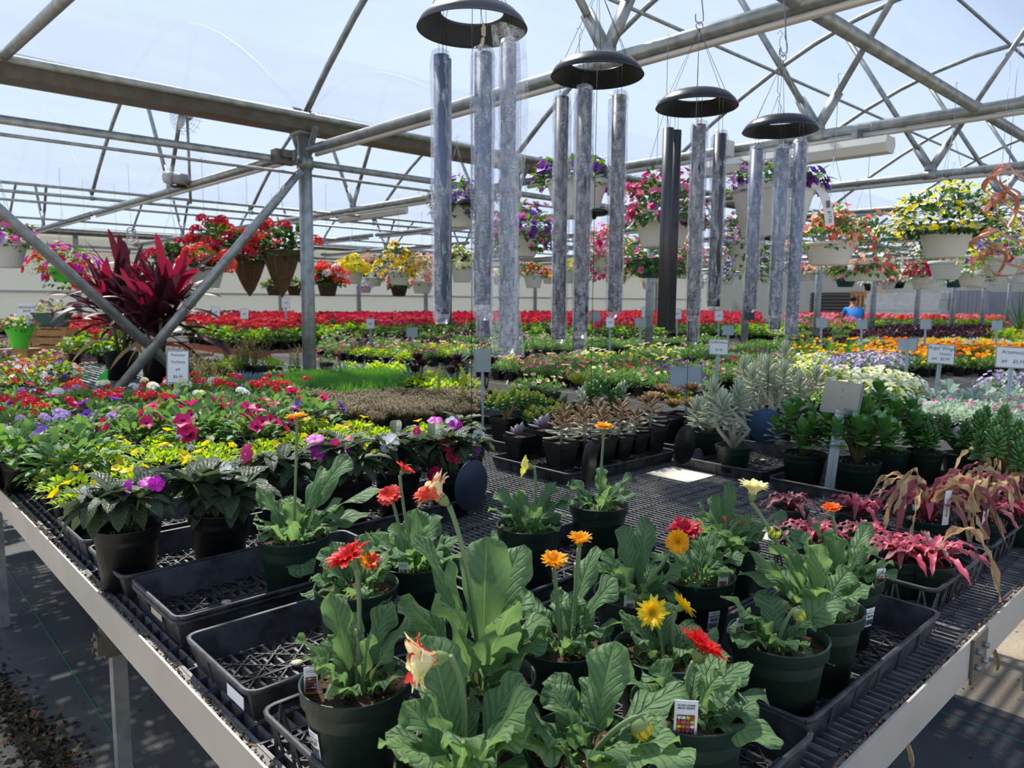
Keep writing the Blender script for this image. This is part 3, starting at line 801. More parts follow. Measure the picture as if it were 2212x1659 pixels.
# ---------------------------------------------------------------- trays
def tray(uc,vc,L,Wd,label,h=.062,style='solid',rot=0,group=None,z=ZB,floor=True):
    t=thing('growing_tray',label,'tray',W(uc,vc,z),RZ+rot,group);a,b=L/2,Wd/2
    mb=MB('dusty plastic');ti=.012 # taper
    def wall(x0,y0,x1,y1):
        p0=Vc((x0,y0,0));p1=Vc((x1,y1,0));d=(p1-p0).normalized();n=Vc((d.y,-d.x,0))
        q0=p0-n*ti+d*ti;q1=p1-n*ti-d*ti
        b=len(mb.v);th=.002
        for e in (0,-1):
            for p,zz in ((q0,0.001),(q1,0.001),(p1,h),(p0,h)): mb.av(p+Z*zz+n*th*e)
        mb.af(b,b+1,b+2,b+3);mb.af(b+7,b+6,b+5,b+4)
        return p0,p1,n
    C=[(-a,-b),(a,-b),(a,b),(-a,b)]
    if style=='solid':
        for i in range(4):
            k=(i+1)%4;p0,p1,n=wall(*C[i],*C[k])
            m=int((p1-p0).length/.09)
            for j in range(1,m):
                p=p0+(p1-p0)*j/m;mb.tube([p+n*.001+Z*h,p-n*(ti-.001)],.0022,4)
    else:
        for i in range(4):
            k=(i+1)%4;p0=Vc((*C[i],0));p1=Vc((*C[k],0));d=(p1-p0).normalized();n=Vc((d.y,-d.x,0));m=max(2,int((p1-p0).length/.055))
            for j in range(m):
                p=p0+(p1-p0)*(j+.5)/m
                mb.beam(p+Z*h*.98,p-n*ti+d*.012,.004,.004);mb.beam(p+Z*h*.98,p-n*ti-d*.012,.004,.004)
            mb.beam(p0-n*ti,p1-n*ti,.004,.006)
    mb.build('side_wall',t,smooth=False)
    # rolled rim
    r=MB('dusty plastic');pts=[];cr=.02
    for cx,cy,a0 in ((a-cr,-b+cr,-90),(a-cr,b-cr,0),(-a+cr,b-cr,90),(-a+cr,-b+cr,180)):
        for k in range(4): an=rad(a0+30*k);pts.append((cx+cr*math.cos(an),cy+cr*math.sin(an)))
    n=len(pts)
    prof=[(0,-.007),(.006,-.008),(.008,0),(.003,.002),(-.001,0)]
    for (x,y) in pts:
        c=Vc((x,y,0));d=Vc((x/a,y/b,0));d=Vc((max(-1,min(1,(x/(a-cr)) if abs(x)>a-cr-.001 else 0)),max(-1,min(1,(y/(b-cr)) if abs(y)>b-cr-.001 else 0)),0))
        d=(Vc((x,y,0))-Vc((math.copysign(a-cr,x),math.copysign(b-cr,y),0))).normalized()
        for (o,zz) in prof: r.av(c+d*o+Z*(h+zz))
    for i in range(n):
        for j in range(4):
            k=(i+1)%n;r.af(i*5+j,k*5+j,k*5+j+1,i*5+j+1)
    r.build('rim',t)
    if floor:
        f=MB('dusty plastic');a2,b2=a-ti-.002,b-ti-.002
        def seg(x0,y0,x1,y1,w=.0016,zz=.003): f.beam((x0,y0,zz),(x1,y1,zz),w*2,.003)
        st=.046;
        for sg in (1,-1):
            c=-(a2+b2)
            while c<a2+b2:
                # y = sg*(x) + c clipped
                xs=sorted([max(-a2,min(a2,sg*(-b2-c))),max(-a2,min(a2,sg*(b2-c)))])
                x0,x1=xs
                y0,y1=sg*x0+c,sg*x1+c
                if x1-x0>.01 and abs(y0)<=b2+.001 and abs(y1)<=b2+.001: seg(x0,y0,x1,y1)
                c+=st*1.41
        k=-a2+.03
        while k<a2: seg(k,-b2,k,b2,.0009);k+=.06
        k=-b2+.03
        while k<b2: seg(-a2,k,a2,k,.0009);k+=.06
        seg(-a2,0,a2,0,.003,.004);seg(0,-b2,0,b2,.003,.004)
        f.build('floor_lattice',t,smooth=False)
        m=MB('label tan')
        for x in (-a2*.45,a2*.45): m.tube([(x,0,.005),(x,0,.0085)],.011,14)
        m.build('disc',t)
    return t
TA=tray(.615,.81,.28,.54,'open-sided black tray at the bench corner holding the big front-left gerbera',.062,'mesh')
t3=tray(.75,1.285,.54,.285,'nearly empty black tray on the left, just behind the front-left gerbera')
mb=MB('paper');mb.box((-.2735,-.09,.035),(.0005,.034,.011));mb.build('sticker',t3,'white printed sticker',False)
for dz,l in ((0,'lower of two nested black trays beside the left rail'),(.012,'empty upper tray of the nested pair beside the left rail')):
    t1=tray(.755,1.64-dz*.3,.54,.285,l,.062,z=ZB+dz,floor=dz>0)
mb=MB('label tan');mb.box((-.2725,-.02,.036),(.0005,.033,.012));mb.build('sticker',t1,'tan printed sticker',False)
mb=MB('paper');mb.box((-.23,-.1,.012),(.018,.02,.001));mb.build('paper_scrap',t1,smooth=False)
tray(.755,1.985,.55,.29,'black tray on the left holding the two dark-leaved impatiens pots')
tray(.755,2.33,.55,.29,'black tray on the left beneath the nearest yellow-flowered flat')
tray(1.335,1.985,.55,.29,'black tray under the white and red impatiens, middle of the left bench')
tray(1.335,1.285,.54,.285,'black tray in the middle of the bench under the pale yellow gerbera')
tray(.925,.735,.28,.55,'black tray at the front corner under the red gerbera with the plant tag')
tray(1.39,.625,.61,.29,'large black tray at the front right, half empty, with curled-up rim')
tray(1.36,.93,.55,.28,'black tray behind the large front-right tray, holding labelled gerberas')
tray(1.985,.715,.40,.40,'open-sided black tray under the bright pink star-shaped plants',.075,'mesh')
tray(2.42,.73,.40,.42,'open-sided black tray at far right under the withered pink plants',.075,'mesh')
tray(2.42,2.11,.70,.45,'black tray with grey rim in mid bench holding brown fuzzy succulents',.05,group=None)
tray(2.62,2.64,.62,.42,'black tray behind the fuzzy succulents, holding yellow-tipped jades',.05)
tray(1.9,2.68,.5,.3,'empty black tray left of the yellow-tipped jades',.05,floor=True)
tray(3.15,2.12,.56,.5,'black tray holding the rosette succulents behind the square metal sign',.05)
tray(2.95,1.62,.56,.42,'black carry tray under the tall grey felt-leaved plants',.05)
tray(2.92,1.12,.62,.46,'black carry tray under the round-leaved jade plants',.05)
tray(2.62,3.86,.95,.3,'long black tray holding the tan sedum mat',.06)
tray(3.0,3.2,.45,.3,'black tray holding tall bare-stemmed rosettes',.05)
c=W(2.57,1.72,ZB);t=thing('paper_card','blank cream card lying flat on the bench grating','card',c,RZ)
MB('card cream').box((0,0,.001),(.1,.105,.001)).build('card',t,smooth=False)
c=W(2.1,1.1,ZB);t=thing('paper_card','blank cream card partly under the pink star-shaped plants','card',c,RZ+.3)
MB('card cream').box((0,0,.001),(.07,.05,.001)).build('card',t,smooth=False)
# ================================================================ gerberas
def gprof(lob):
    def f(t):
        if t<.18:return .08
        x=(t-.18)/.82
        return max(.08,(x**.55)*(max(0,1-x**4.5))**.5*(1.1-lob*1.6*abs(math.sin(x*11))*(1.2-x)))
    return f
def gleaf(mb,p0,p2,wd,arch=.25,lob=.1,out=None,ruf=.006,tw=0.):
    d=p2-p0;L=d.length;hz=Vc((d.x,d.y,0));hl=hz.length
    up=(Z*.9-(hz.normalized()*(max(0,d.z)/max(L,.01))*1.6 if hl>.004 else Vc((0,1,0)))).normalized()
    p1=(p0+p2)/2+Z*(L*arch)-hz*.12
    leaf(mb,p0,p1,p2,wd,22,5,gprof(lob),.32,ruf*1.4,15,.07,4.5,up,tw,.38)
def gerbera(lab,u,v,tips=(),nr=6,size=.15,flowers=(),rt=.082,h=.147,price=None,tagp=None,group=None,potmat='pot green',zo=.006,full=False):
    loc=W(u,v,ZB+zo);t=thing('potted_gerbera',lab,'potted flower',loc)
    round_pot(t,rt,h,potmat,n=40)
    zs=h*.87;dep=proj(loc+Z*h)[2];mb=MB('gerbera leaf')
    for (x,y,dd,w) in tips:
        p=atd(x,y,dep+dd)-loc;hz=Vc((p.x,p.y,0));a=hz.normalized() if hz.length>.01 else Vc((0,1,0))
        gleaf(mb,Vc((a.x*.012,a.y*.012,zs-.01)),p,w*.93,R.uniform(.12,.26),R.uniform(.02,.17),tw=R.uniform(-.25,.25))
    nr+=3
    for i in range(nr+4):
        an=i*2.4+R.random()*.6;L=size*R.uniform(.7,1.05)*(1 if i<nr else .6);el=R.uniform(.2,.75)*(1 if i<nr else .4)
        p=Vc((math.cos(an)*L*math.cos(el),math.sin(an)*L*math.cos(el),zs+L*math.sin(el)*.9+.012))
        gleaf(mb,Vc((math.cos(an)*.012,math.sin(an)*.012,zs-.01)),p,L*R.uniform(.46,.62),R.uniform(.14,.3),R.uniform(.02,.16),tw=R.uniform(-.4,.4))
    mb.build('foliage',t)
    for f in flowers:
        kind=f.get('k','daisy');c=atd(f['x'],f['y'],dep+f.get('dd',0))-loc;r=f['r']*(dep+f.get('dd',0))/1600
        nx,nt,nz=f['n'];n=Vc((nx,-nt,nz)).normalized()
        base=Vc((f.get('bx',0),f.get('by',0),zs-.005))
        if kind=='bud':
            hd=c;m=MB('gerbera stem');top=c+Z*r*1.1
            m.tube([bez(base,Vc((base.x*.4+c.x*.6-nx*.02,c.y,c.z*.9+r*1.6)),top,i/8) for i in range(8)]+[top,c-n*r*.6],[.0032]*7+[.003]*3,8)
            st=m.build('flower_stem',t)
            a,b,n=frame(n);M3=Matrix((a,b,n)).transposed()
            q=MB('gerbera bud');q.lathe([(.001,-r*.95),(r*.6,-r*.8),(r*.9,-r*.2),(r*.86,r*.2),(r*.6,r*.55)],14,c,M3)
            for j in range(26):
                an=2*PI*j/26;d=a*math.cos(an)+b*math.sin(an);q.use(f['c'] if j%3 else 'gerbera bud')
                leaf(q,c+d*r*.86-n*r*.1,c+d*r*.98+n*r*.5,c+d*r*.42+n*r*R.uniform(.95,1.25),r*.3,4,1,up=d)
            if f.get('dark'):
                q.use('dark eye');q.ball(c+n*r*.55,r*.45,8,5)
            q.build('bud',t);continue
        end=c-n*r*.42;m=MB('gerbera stem')
        ctl=Vc((base.x*.35+end.x*.65-n.x*r*.6,base.y*.35+end.y*.65-n.y*r*.6,zs+(end.z-zs)*.75))
        m.tube([bez(base,ctl,end,i/12) for i in range(13)],[.0032+.0006*(i/12) for i in range(12)]+[.0042],8)
        st=m.build('flower_stem',t)
        q=MB(f['c']);daisy(q,c,n,r,f['c'],f.get('cc',f['c']),f.get('p',28),f.get('rg',2),f.get('cup',.15),f.get('w',.15),f.get('c2'),shag=f.get('sh',.12))
        o=q.build('flower_head',t)
        q=MB('gerbera bud');calyx(q,c-n*r*.05,n,r*.95);q.build('calyx',o)
    if price is not None: price_label(t,rt,h,price,price='$6.50')
    if tagp is not None:
        a,rr,rz=tagp;plant_tag(t,(math.cos(a)*rr*rt,math.sin(a)*rr*rt,h*.82 if not full else h*.86),rz,.030 if full else .02,.066 if full else .05,.12,full)
    return t
SW=rad(-90)
gerbera('gerbera with one shaggy red flower, in the round green pot at the front left corner',.545,.915,
 [(715,1280,.04,.062),(845,1300,.06,.062),(640,1378,-.01,.05),(655,1420,-.04,.05),(800,1370,-.03,.03),(905,1335,.02,.085),(882,1462,-.04,.05),(728,1500,-.1,.06),(690,1438,-.1,.035),(760,1330,.09,.05)],2,.09,
 [dict(x=757,y=1208,r=52,n=(-.45,.15,.85),c='red',p=26,rg=3,cup=.25,sh=.35,w=.12),dict(k='bud',x=770,y=1368,r=7,n=(0,.2,1),c='gerbera bud',bx=.01)],
 price=rad(224),tagp=(rad(185),.8,rad(15)))
gerbera('gerbera with a red and white flower turned to the left, in the nearest pot',.535,.655,
 [(925,1372,.08,.10),(872,1515,.02,.07),(928,1500,-.03,.06),(1130,1462,.05,.085),(1160,1500,-.02,.08),(880,1640,-.10,.075),(1090,1600,-.12,.07),(1150,1575,-.03,.06),(1000,1600,-.14,.06),(960,1430,.1,.06)],3,.11,
 [dict(x=945,y=1422,r=64,dd=-.03,n=(-.93,.2,-.05),c='cream',c2='red',cc='peach',p=20,rg=3,cup=.85,w=.22,sh=.08)])
gerbera('tall broad-leaved gerbera with a peach flower, in the middle of the front tray',.69,.80,
 [(862,1298,.0,.10),(895,1155,.08,.045),(968,1210,-.03,.085),(1052,1160,.06,.11),(1128,1178,.09,.085),(1142,1275,.02,.10),(1108,1308,-.05,.085),(950,1295,-.08,.08),(1078,1372,-.14,.10),(900,1360,.06,.07),(1180,1330,.1,.07)],3,.13,
 [dict(x=955,y=1078,r=50,n=(-.7,-.2,.62),c='cream',c2='coral',cc='peach',p=22,rg=3,cup=.75,w=.2,sh=.08,dd=-.03)])
gerbera('gerbera whose thick green and yellow bud nods low at the front edge of the bench',.675,.575,
 [(1330,1385,.05,.085),(1190,1478,.06,.07),(1210,1500,-.02,.06),(1480,1480,.06,.08),(1105,1610,-.06,.10),(1255,1560,.02,.06),(1500,1650,-.08,.10),(1440,1560,.0,.08),(1330,1640,-.1,.07)],4,.12,
 [dict(k='bud',x=1384,y=1570,r=25,n=(.55,.1,-.8),c='yellow',dd=-.04)])
gerbera('gerbera with a bright red flower and a white picture tag reading FLORI LINE',.855,.545,
 [(1420,1425,.03,.085),(1640,1540,-.03,.085),(1655,1500,.04,.08),(1612,1430,.08,.07),(1690,1610,-.1,.075),(1450,1520,.0,.06),(1560,1400,.12,.06),(1440,1640,-.08,.08),(1590,1490,-.06,.09)],2,.10,
 [dict(x=1512,y=1408,r=60,n=(.5,-.1,.8),c='red',p=34,rg=3,cup=.35,w=.10,sh=.2)],tagp=(rad(-108),.86,rad(-5)),full=True)
gerbera('gerbera with two spidery lemon-yellow flowers side by side',.965,.665,
 [(1370,1420,.0,.06),(1400,1370,.05,.05),(1480,1380,.05,.06),(1545,1400,.04,.06),(1350,1460,-.05,.06),(1500,1345,.1,.06)],4,.10,
 [dict(x=1410,y=1325,r=37,n=(-.3,.75,.5),c='yellow',p=30,rg=2,cup=.25,sh=.3,w=.095),dict(x=1470,y=1312,r=34,n=(.65,-.2,.45),c='yellow',p=30,rg=2,cup=.3,sh=.25,w=.095,bx=.02)])
gerbera('gerbera with a small pale drooping bud, at the left end of the half empty tray',1.15,.565,
 [(1560,1290,-.02,.075),(1590,1390,-.07,.07),(1600,1330,-.02,.07),(1815,1290,.03,.10),(1700,1392,-.09,.06),(1760,1425,-.05,.055),(1570,1360,.02,.05),(1660,1280,.1,.08)],3,.09,
 [dict(k='bud',x=1724,y=1326,r=15,n=(.6,.2,-.6),c='lemon',dd=-.02)],tagp=(rad(165),.8,rad(30)))
gerbera('tall gerbera with a cream flower high on its stem and a dark-centred opening bud',1.32,.575,
 [(1605,1185,.0,.075),(1595,1240,-.03,.06),(1700,1180,.06,.07),(1740,1150,.0,.08),(1770,1175,-.04,.06),(1838,1230,.02,.07),(1660,1170,-.05,.05),(1830,1330,-.03,.06),(1800,1440,-.06,.08),(1800,1400,.0,.06)],5,.13,
 [dict(x=1625,y=1070,r=35,n=(.15,-.1,.95),c='cream',c2='cream',p=26,rg=3,cup=.75,w=.16),dict(k='bud',x=1672,y=1153,r=15,n=(.1,.5,.8),c='lemon',dark=1,bx=.02)])
gerbera('gerbera with a small orange flower and a price label, inside the half empty tray',1.53,.62,
 [(1760,1130,.02,.07),(1800,1150,-.03,.08),(1870,1180,.0,.07),(1930,1215,-.04,.05),(1745,1200,-.02,.08),(1880,1130,.1,.05),(1700,1140,.06,.06)],4,.12,
 [dict(x=1797,y=1102,r=22,n=(-.15,.1,.95),c='orange',p=26,cup=.35)],price=rad(-62),tagp=(rad(-35),.86,rad(12)))
gerbera('gerbera with a golden flower facing left and a $6.50 label on its dark pot',1.12,.84,
 [(1305,1190,.02,.06),(1345,1135,.06,.06),(1400,1120,.08,.06),(1340,1215,-.03,.06),(1320,1270,-.05,.07),(1430,1240,-.04,.06),(1490,1220,-.02,.06),(1380,1290,-.1,.06),(1300,1240,.0,.05)],4,.11,
 [dict(x=1465,y=1170,r=28,n=(-.45,.75,.15),c='gold',p=24,cup=.2,w=.18,cc='yellow')],price=rad(-110),tagp=(rad(-110),.9,rad(0)))
gerbera('gerbera with a double crimson flower behind the golden one',1.29,.82,
 [(1560,1160,.0,.05),(1580,1190,-.02,.06),(1470,1230,-.06,.05),(1540,1145,.05,.05),(1500,1270,-.08,.04),(1590,1235,-.04,.05)],4,.11,
 [dict(x=1480,y=1150,r=40,n=(-.1,.2,.9),c='crimson',p=26,rg=3,cup=.3,w=.14,sh=.2)],price=rad(-70),tagp=(rad(-55),.85,rad(5)))
gerbera('gerbera with two golden flowers, one above the other, beside an empty patch of grating',.865,.80,
 [(1245,1285,.02,.07),(1335,1250,.0,.08),(1345,1345,-.05,.07),(1160,1370,-.05,.05),(1250,1390,-.1,.05),(1120,1300,.0,.06),(1290,1180,.08,.06)],4,.11,
 [dict(x=1197,y=1217,r=31,n=(.0,.3,.9),c='gold',p=30,rg=2,cup=.4,w=.10,cc='yellow'),dict(x=1252,y=1174,r=28,n=(.05,.15,.9),c='gold',p=26,rg=2,cup=.6,w=.10,bx=.02)])
gerbera('gerbera with a half-hidden orange and yellow flower behind the shaggy red one',.74,1.235,
 [(650,1285,.0,.07),(690,1220,-.02,.06),(790,1150,.04,.05),(842,1235,-.01,.06),(840,1300,-.05,.06),(720,1170,.05,.05),(670,1250,-.05,.05)],4,.11,
 [dict(x=798,y=1215,r=26,n=(.3,.4,.6),c='gold',c2='flame',p=20,cup=.3,dd=.02)])
gerbera('gerbera with two coral-red flowers and a price label, left of centre',.905,1.27,
 [(960,1235,-.02,.06),(900,1100,.04,.08),(960,1180,-.02,.09),(800,1150,.0,.07),(860,1190,-.05,.06),(960,1300,-.05,.05),(1010,1200,.02,.07),(850,1130,.05,.06)],6,.15,
 [dict(x=870,y=1018,r=25,n=(.5,-.2,.75),c='coral',c2='red',p=24,cup=.4,w=.16),dict(x=842,y=1072,r=29,n=(-.2,.55,.75),c='red',c2='coral',cc='orange',p=26,cup=.15,w=.16,bx=-.02)],price=rad(-108),tagp=(rad(-100),.9,rad(0)))
gerbera('big leafy gerbera with one orange flower on a very tall stem',.79,1.60,
 [(755,985,.08,.10),(555,1050,.0,.08),(560,1160,-.05,.08),(585,1195,-.06,.10),(640,1085,.03,.09),(800,1110,.04,.09),(655,1245,-.08,.09),(730,1140,-.04,.07),(700,1010,.04,.08),(830,1060,.0,.08)],5,.15,
 [dict(x=640,y=905,r=27,n=(-.12,-.05,.95),c='gold',p=34,cup=.25,w=.09)])
gerbera('gerbera with a pale yellow daisy facing left beside the fuzzy succulents',1.27,1.29,
 [(1090,1090,.0,.07),(1120,1060,.05,.06),(1200,1040,.03,.06),(1230,1070,.0,.05),(1080,1140,-.04,.06),(1160,1090,-.05,.06),(1060,1160,.0,.07),(1210,1140,-.05,.05)],5,.13,
 [dict(x=1143,y=1008,r=26,n=(-.85,.25,.2),c='lemon',c2='cream',p=13,rg=1,cup=.45,w=.28)])
gerbera('gerbera with one golden flower on a thin tall stem, beside bare grating',1.55,1.30,
 [(1300,1010,.02,.05),(1365,1025,.0,.05),(1225,1045,-.02,.05),(1290,1110,-.08,.06),(1340,1080,.0,.05),(1250,1080,-.05,.05),(1320,1050,-.05,.04)],4,.11,
 [dict(x=1305,y=923,r=22,n=(.0,.1,.95),c='gold',p=24,cup=.12)],price=None,tagp=(rad(200),.85,rad(20)))
gerbera('gerbera with small dark leaves and faded red stubs, beneath the cream flower',1.50,.88,
 [(1510,1085,.0,.07),(1540,1070,.05,.05),(1580,1045,.06,.05),(1620,1110,.0,.07),(1650,1150,-.02,.07),(1560,1150,-.05,.07),(1600,1165,-.08,.06),(1505,1120,-.04,.06),(1700,1110,.04,.06)],7,.12,
 [dict(k='bud',x=1566,y=1122,r=6,n=(-.3,.2,.7),c='red'),dict(k='bud',x=1600,y=1130,r=6,n=(.6,.2,.4),c='red'),dict(k='bud',x=1545,y=1140,r=5,n=(.3,.2,-.4),c='red')],price=rad(-95))

# ================================================================ impatiens
def impatiens(lab,u,v,r=.11,fl=(),h=.15,pot='pot black',nl=84):
    loc=W(u,v,ZB+.006);t=thing('potted_impatiens',lab,'potted flower',loc);round_pot(t,.078,h,pot,n=30,rb=.06)
    mb=MB('impatiens leaf','gerbera stem')
    mb.use('gerbera stem')
    hub=[]
    for i in range(8):
        an=i*2.4;q=r*.55*math.sqrt((i+.3)/8);e=Vc((q*math.cos(an),q*math.sin(an),h+R.uniform(.04,.10)));hub.append(e)
        mb.tube([(q*.2*math.cos(an),q*.2*math.sin(an),h*.85),e],.004,5)
    mb.use('impatiens leaf')
    for e in hub:
        for j in range(nl//8+2):
            an=R.random()*6.28;L=r*R.uniform(.55,.95);el=R.uniform(-.85,.5)
            d=Vc((math.cos(an)*math.cos(el),math.sin(an)*math.cos(el),math.sin(el)))
            leaf(mb,e,e+d*L*.55+Z*L*.2,e+d*L,L*.42,8,2,lambda q:math.sin(PI*min(1,q**.85))**.75,.35,.002,20)
    mb.build('foliage',t)
    dep=proj(loc+Z*h)[2]
    for (x,y,c,rp,n) in fl:
        p=atd(x,y,dep-.07)-loc;rr=rp*(dep-.07)/1600;q=MB(c);n=Vc(n);a,b,nn=frame(n)
        for k in range(5):
            an=2*PI*k/5;d=a*math.cos(an)+b*math.sin(an)
            leaf(q,p,p+d*rr*.6+nn*rr*.15,p+d*rr,rr*1.05,5,2,lambda w:(w**.5)*(1-w**6)**.5+.05,-.15,up=nn)
        q.use('pale pink');q.ball(p+nn*rr*.08,rr*.09,6,4);q.build('flower',t)
    return t
f_=(0,-1,.3);u_=(0,-.4,1);l_=(-.6,-.7,.3);r_=(.5,-.7,.3)
impatiens('dark-leaved impatiens with magenta and white flowers, in the black pot nearest the left rail',.52,1.94,.135,[(275,1055,'magenta',22,l_),(318,1040,'magenta',20,u_),(338,1045,'magenta',18,r_),(178,1068,'white',20,l_)])
impatiens('dark-leaved impatiens without open flowers, second black pot from the left rail',.74,1.92,.145,[(490,1020,'white',18,f_),(455,1030,'cream',12,f_)])
impatiens('impatiens with one hot pink flower, behind the tall orange gerbera stem',.99,2.05,.12,[(532,982,'hot pink',26,l_),(510,1015,'white',10,f_)])
impatiens('impatiens with purple-magenta flowers beside the tall orange gerbera',1.17,2.0,.12,[(680,948,'magenta',22,u_),(688,972,'magenta',20,f_),(740,980,'magenta',20,u_),(724,962,'hot pink',15,r_)])
impatiens('impatiens with a large white flower in the middle of the left bench',1.36,2.0,.12,[(842,958,'white',24,f_),(758,948,'cherry',16,u_),(780,962,'pale pink',8,f_)])
impatiens('impatiens with crimson flowers hanging at its side, nearest the middle',1.5,1.9,.13,[(965,960,'crimson',18,f_),(975,985,'crimson',15,r_),(900,933,'hot pink',14,l_),(938,1025,'cherry',20,l_),(987,990,'cherry',12,r_)])
impatiens('impatiens with magenta and white flowers beside the fuzzy succulents tray',1.72,2.1,.12,[(940,908,'magenta',18,u_),(985,920,'magenta',18,r_),(1022,973,'magenta',17,f_),(1035,940,'white',16,r_),(975,912,'white',14,f_),(995,955,'magenta',14,u_)])

# ================================================================ wind chimes
def chime(lab,x,y,dep,rpx,caps,disc,capm,tubem,sailm,clap,hook,bare=False):
    c=atd(x,y,dep);s=dep/1600;t=thing('wind_chime',lab,'wind chime',c);r=rpx*s
    mb=MB(capm);k=r
    mb.lathe([(k*.60,k*.22),(k*.66,k*.235),(k*.80,k*.17),(k*.93,k*.04),(k,-k*.09),(k*.985,-k*.105),(k*.93,-k*.07),(k*.78,k*.07),(k*.62,k*.15),(k*.56,k*.17),(k*.56,k*.20),(k*.60,k*.22)],48)
    mb.build('top_ring',t)
    kz=(hook-c.z) if hook else .35
    apex=Vc((0,0,r*1.75))
    m=MB('cord')
    for i in range(6):
        a=i*PI/3+.3;m.tube([apex,(k*.75*math.cos(a),k*.75*math.sin(a),k*.19)],.0009,4)
    m.build('suspension_cord',t)
    m=MB('wire');hz=W(0,1.58,2.72).z-c.z
    rg=.012;m.tube([apex+Vc((rg*math.cos(a*PI/8),0,rg+rg*math.sin(a*PI/8))) for a in range(16)],.002,6,close=True)
    z0=apex.z+2*rg;n=2 if hz-z0>.3 else 1;L=(hz-z0)/n
    for i in range(n):
        b=Vc((0,0,z0+L*i))
        m.tube([b+Vc((-.016,0,.03)),b+Vc((-.014,0,.004)),b+Vc((0,0,-.008)),b+Vc((.014,0,.006)),b+Vc((.012,0,.03)),b+Vc((-.008,0,L-.03)),b+Vc((-.012,0,L-.01)),b+Vc((0,0,L+.006)),b+Vc((.013,0,L-.008)),b+Vc((.012,0,L-.03))],.0022,6)
    m.build('hook',t)
    for i,(tx,y0,y1,dd,wp,bag,by) in enumerate(caps):
        a=atd(tx,y0,dep+dd)-c;L=(y1-y0)*(dep+dd)/1600*1.0;rt=wp*s/2
        m=MB(tubem);m.lathe([(rt*.82,0),(rt,0),(rt,-L),(rt*.82,-L),(rt*.82,-L+.1)],20,a);m.lathe([(rt*.82,0),(rt*.82,-.1)],20,a)
        m.tube([a+Vc((-rt*.82,0,-.03)),a+Vc((rt*.82,0,-.03))],.0025,6)
        o=m.build('tube',t)
        m=MB('cord');
        for q in (-1,1): m.tube([a+Vc((q*rt*.3,0,-.03)),Vc((a.x+q*rt*.3,a.y,k*.12))],.0008,4)
        m.build('tube_cord',o)
        if bag:
            rb=rt*1.3;n=24;m=MB('wrap film');N=18;off=Vc((R.uniform(-.004,.004),R.uniform(-.003,.003),0));Lb=L+by*s
            pr=[(.25,.02),(.8,.012),(1,-.01)]+[(1,-Lb*i/N) for i in range(1,N)]+[(.95,-Lb+.01),(.6,-Lb-.01),(.5,-Lb-.004)]
            b0=len(m.v)
            for (q,z) in pr:
                for j in range(n):
                    an=2*PI*j/n;nz_=noise.noise(Vc((math.cos(an)*1.6,math.sin(an)*1.6+i*7,z*22)));w=rb*q*(1+.13*nz_+.09*math.cos(2*an+z*3))
                    m.av(a+off+Vc((w*math.cos(an),w*math.sin(an)*.9,z)))
            for r_i in range(len(pr)-1):
                for j in range(n):
                    kk=(j+1)%n;m.af(b0+r_i*n+j,b0+r_i*n+kk,b0+(r_i+1)*n+kk,b0+(r_i+1)*n+j)
            m.build('plastic_sleeve',o,'clear crinkled plastic sleeve')
    cz=clap[1];cp=atd(clap[0],cz,dep)-c
    m=MB('clapper');rc=clap[2]*s;m.lathe([(.001,rc*.25),(rc*.8,rc*.22),(rc,rc*.05),(rc,-rc*.08),(rc*.7,-rc*.22),(.001,-rc*.24)],24,(0,0,cp.z));m.ball((0,0,cp.z-rc*.35),rc*.14,8,5);m.build('clapper',t)
    dx,dy,rx,ry=disc;dp=atd(dx,dy,dep)-c;rd=ry*s;an=math.acos(min(1,rx/ry))
    m=MB('cord');m.tube([Vc((0,0,k*.6)),Vc((0,0,cp.z)),Vc((0,0,dp.z+rd+.012))],.0010,5);m.build('sail_cord',t)
    # thin sail plate, hanging turned about its cord
    M=Matrix.Rotation(an+math.atan2(dp.x+c.x,0+c.y)*-1,3,'Z')@Matrix.Rotation(PI/2,3,'X')
    m=MB(sailm);m.lathe([(.0005,.0012),(rd*.98,.0012),(rd,0),(rd*.98,-.0012),(.0005,-.0012)],48,(0,0,dp.z),M)
    o=m.build('wind_sail',t);m=MB('clapper');m.ball((0,0,dp.z+rd+.010),.0085,10,6);m.build('bead',o)
    return t
chime('largest wind chime nearest the camera, thick tubes in plastic sleeves and a dark navy sail',1020,52,2.02,120,
 [(953,120,676,-.06,32,1,14),(960,128,700,.10,32,0,0),(1044,115,655,-.08,36,1,26),(1048,120,728,.06,32,1,4),(1099,96,752,-.02,33,1,6)],(1016,1077,38,59),'chime cap','chime tube','sail navy',(1008,433,32),2.74)
chime('second wind chime from the left, grey tubes in sleeves and a narrow black sail',1290,155,2.36,101,
 [(1214,210,732,-.05,29,1,4),(1264,195,716,-.09,30,1,8),(1259,206,755,.08,27,1,4),(1338,207,672,-.02,30,1,6)],(1267,1018,17,48),'chime black','chime tube grey','sail black',(1297,455,32),2.74)
chime('third wind chime from the left, with two bare black tubes and a half-turned black sail',1505,224,2.71,88,
 [(1444,277,706,-.06,23,0,0),(1461,282,712,.06,23,0,0),(1511,270,680,-.09,27,1,6),(1510,290,738,.08,24,1,3),(1556,290,660,-.02,27,1,4)],(1479,977,24,46),'chime black','chime tube grey','sail black',(1490,478,25),2.74)
chime('smallest and farthest wind chime, pale sleeved tubes and a round blue sail facing the camera',1685,276,3.0,79,
 [(1635,323,664,-.06,25,1,4),(1634,330,690,.08,23,0,0),(1691,322,680,-.09,26,1,8),(1692,330,710,.08,23,1,2),(1730,309,722,-.02,26,1,4)],(1652,932,40,40),'chime black','chime tube','sail blue',(1655,512,22),2.74)
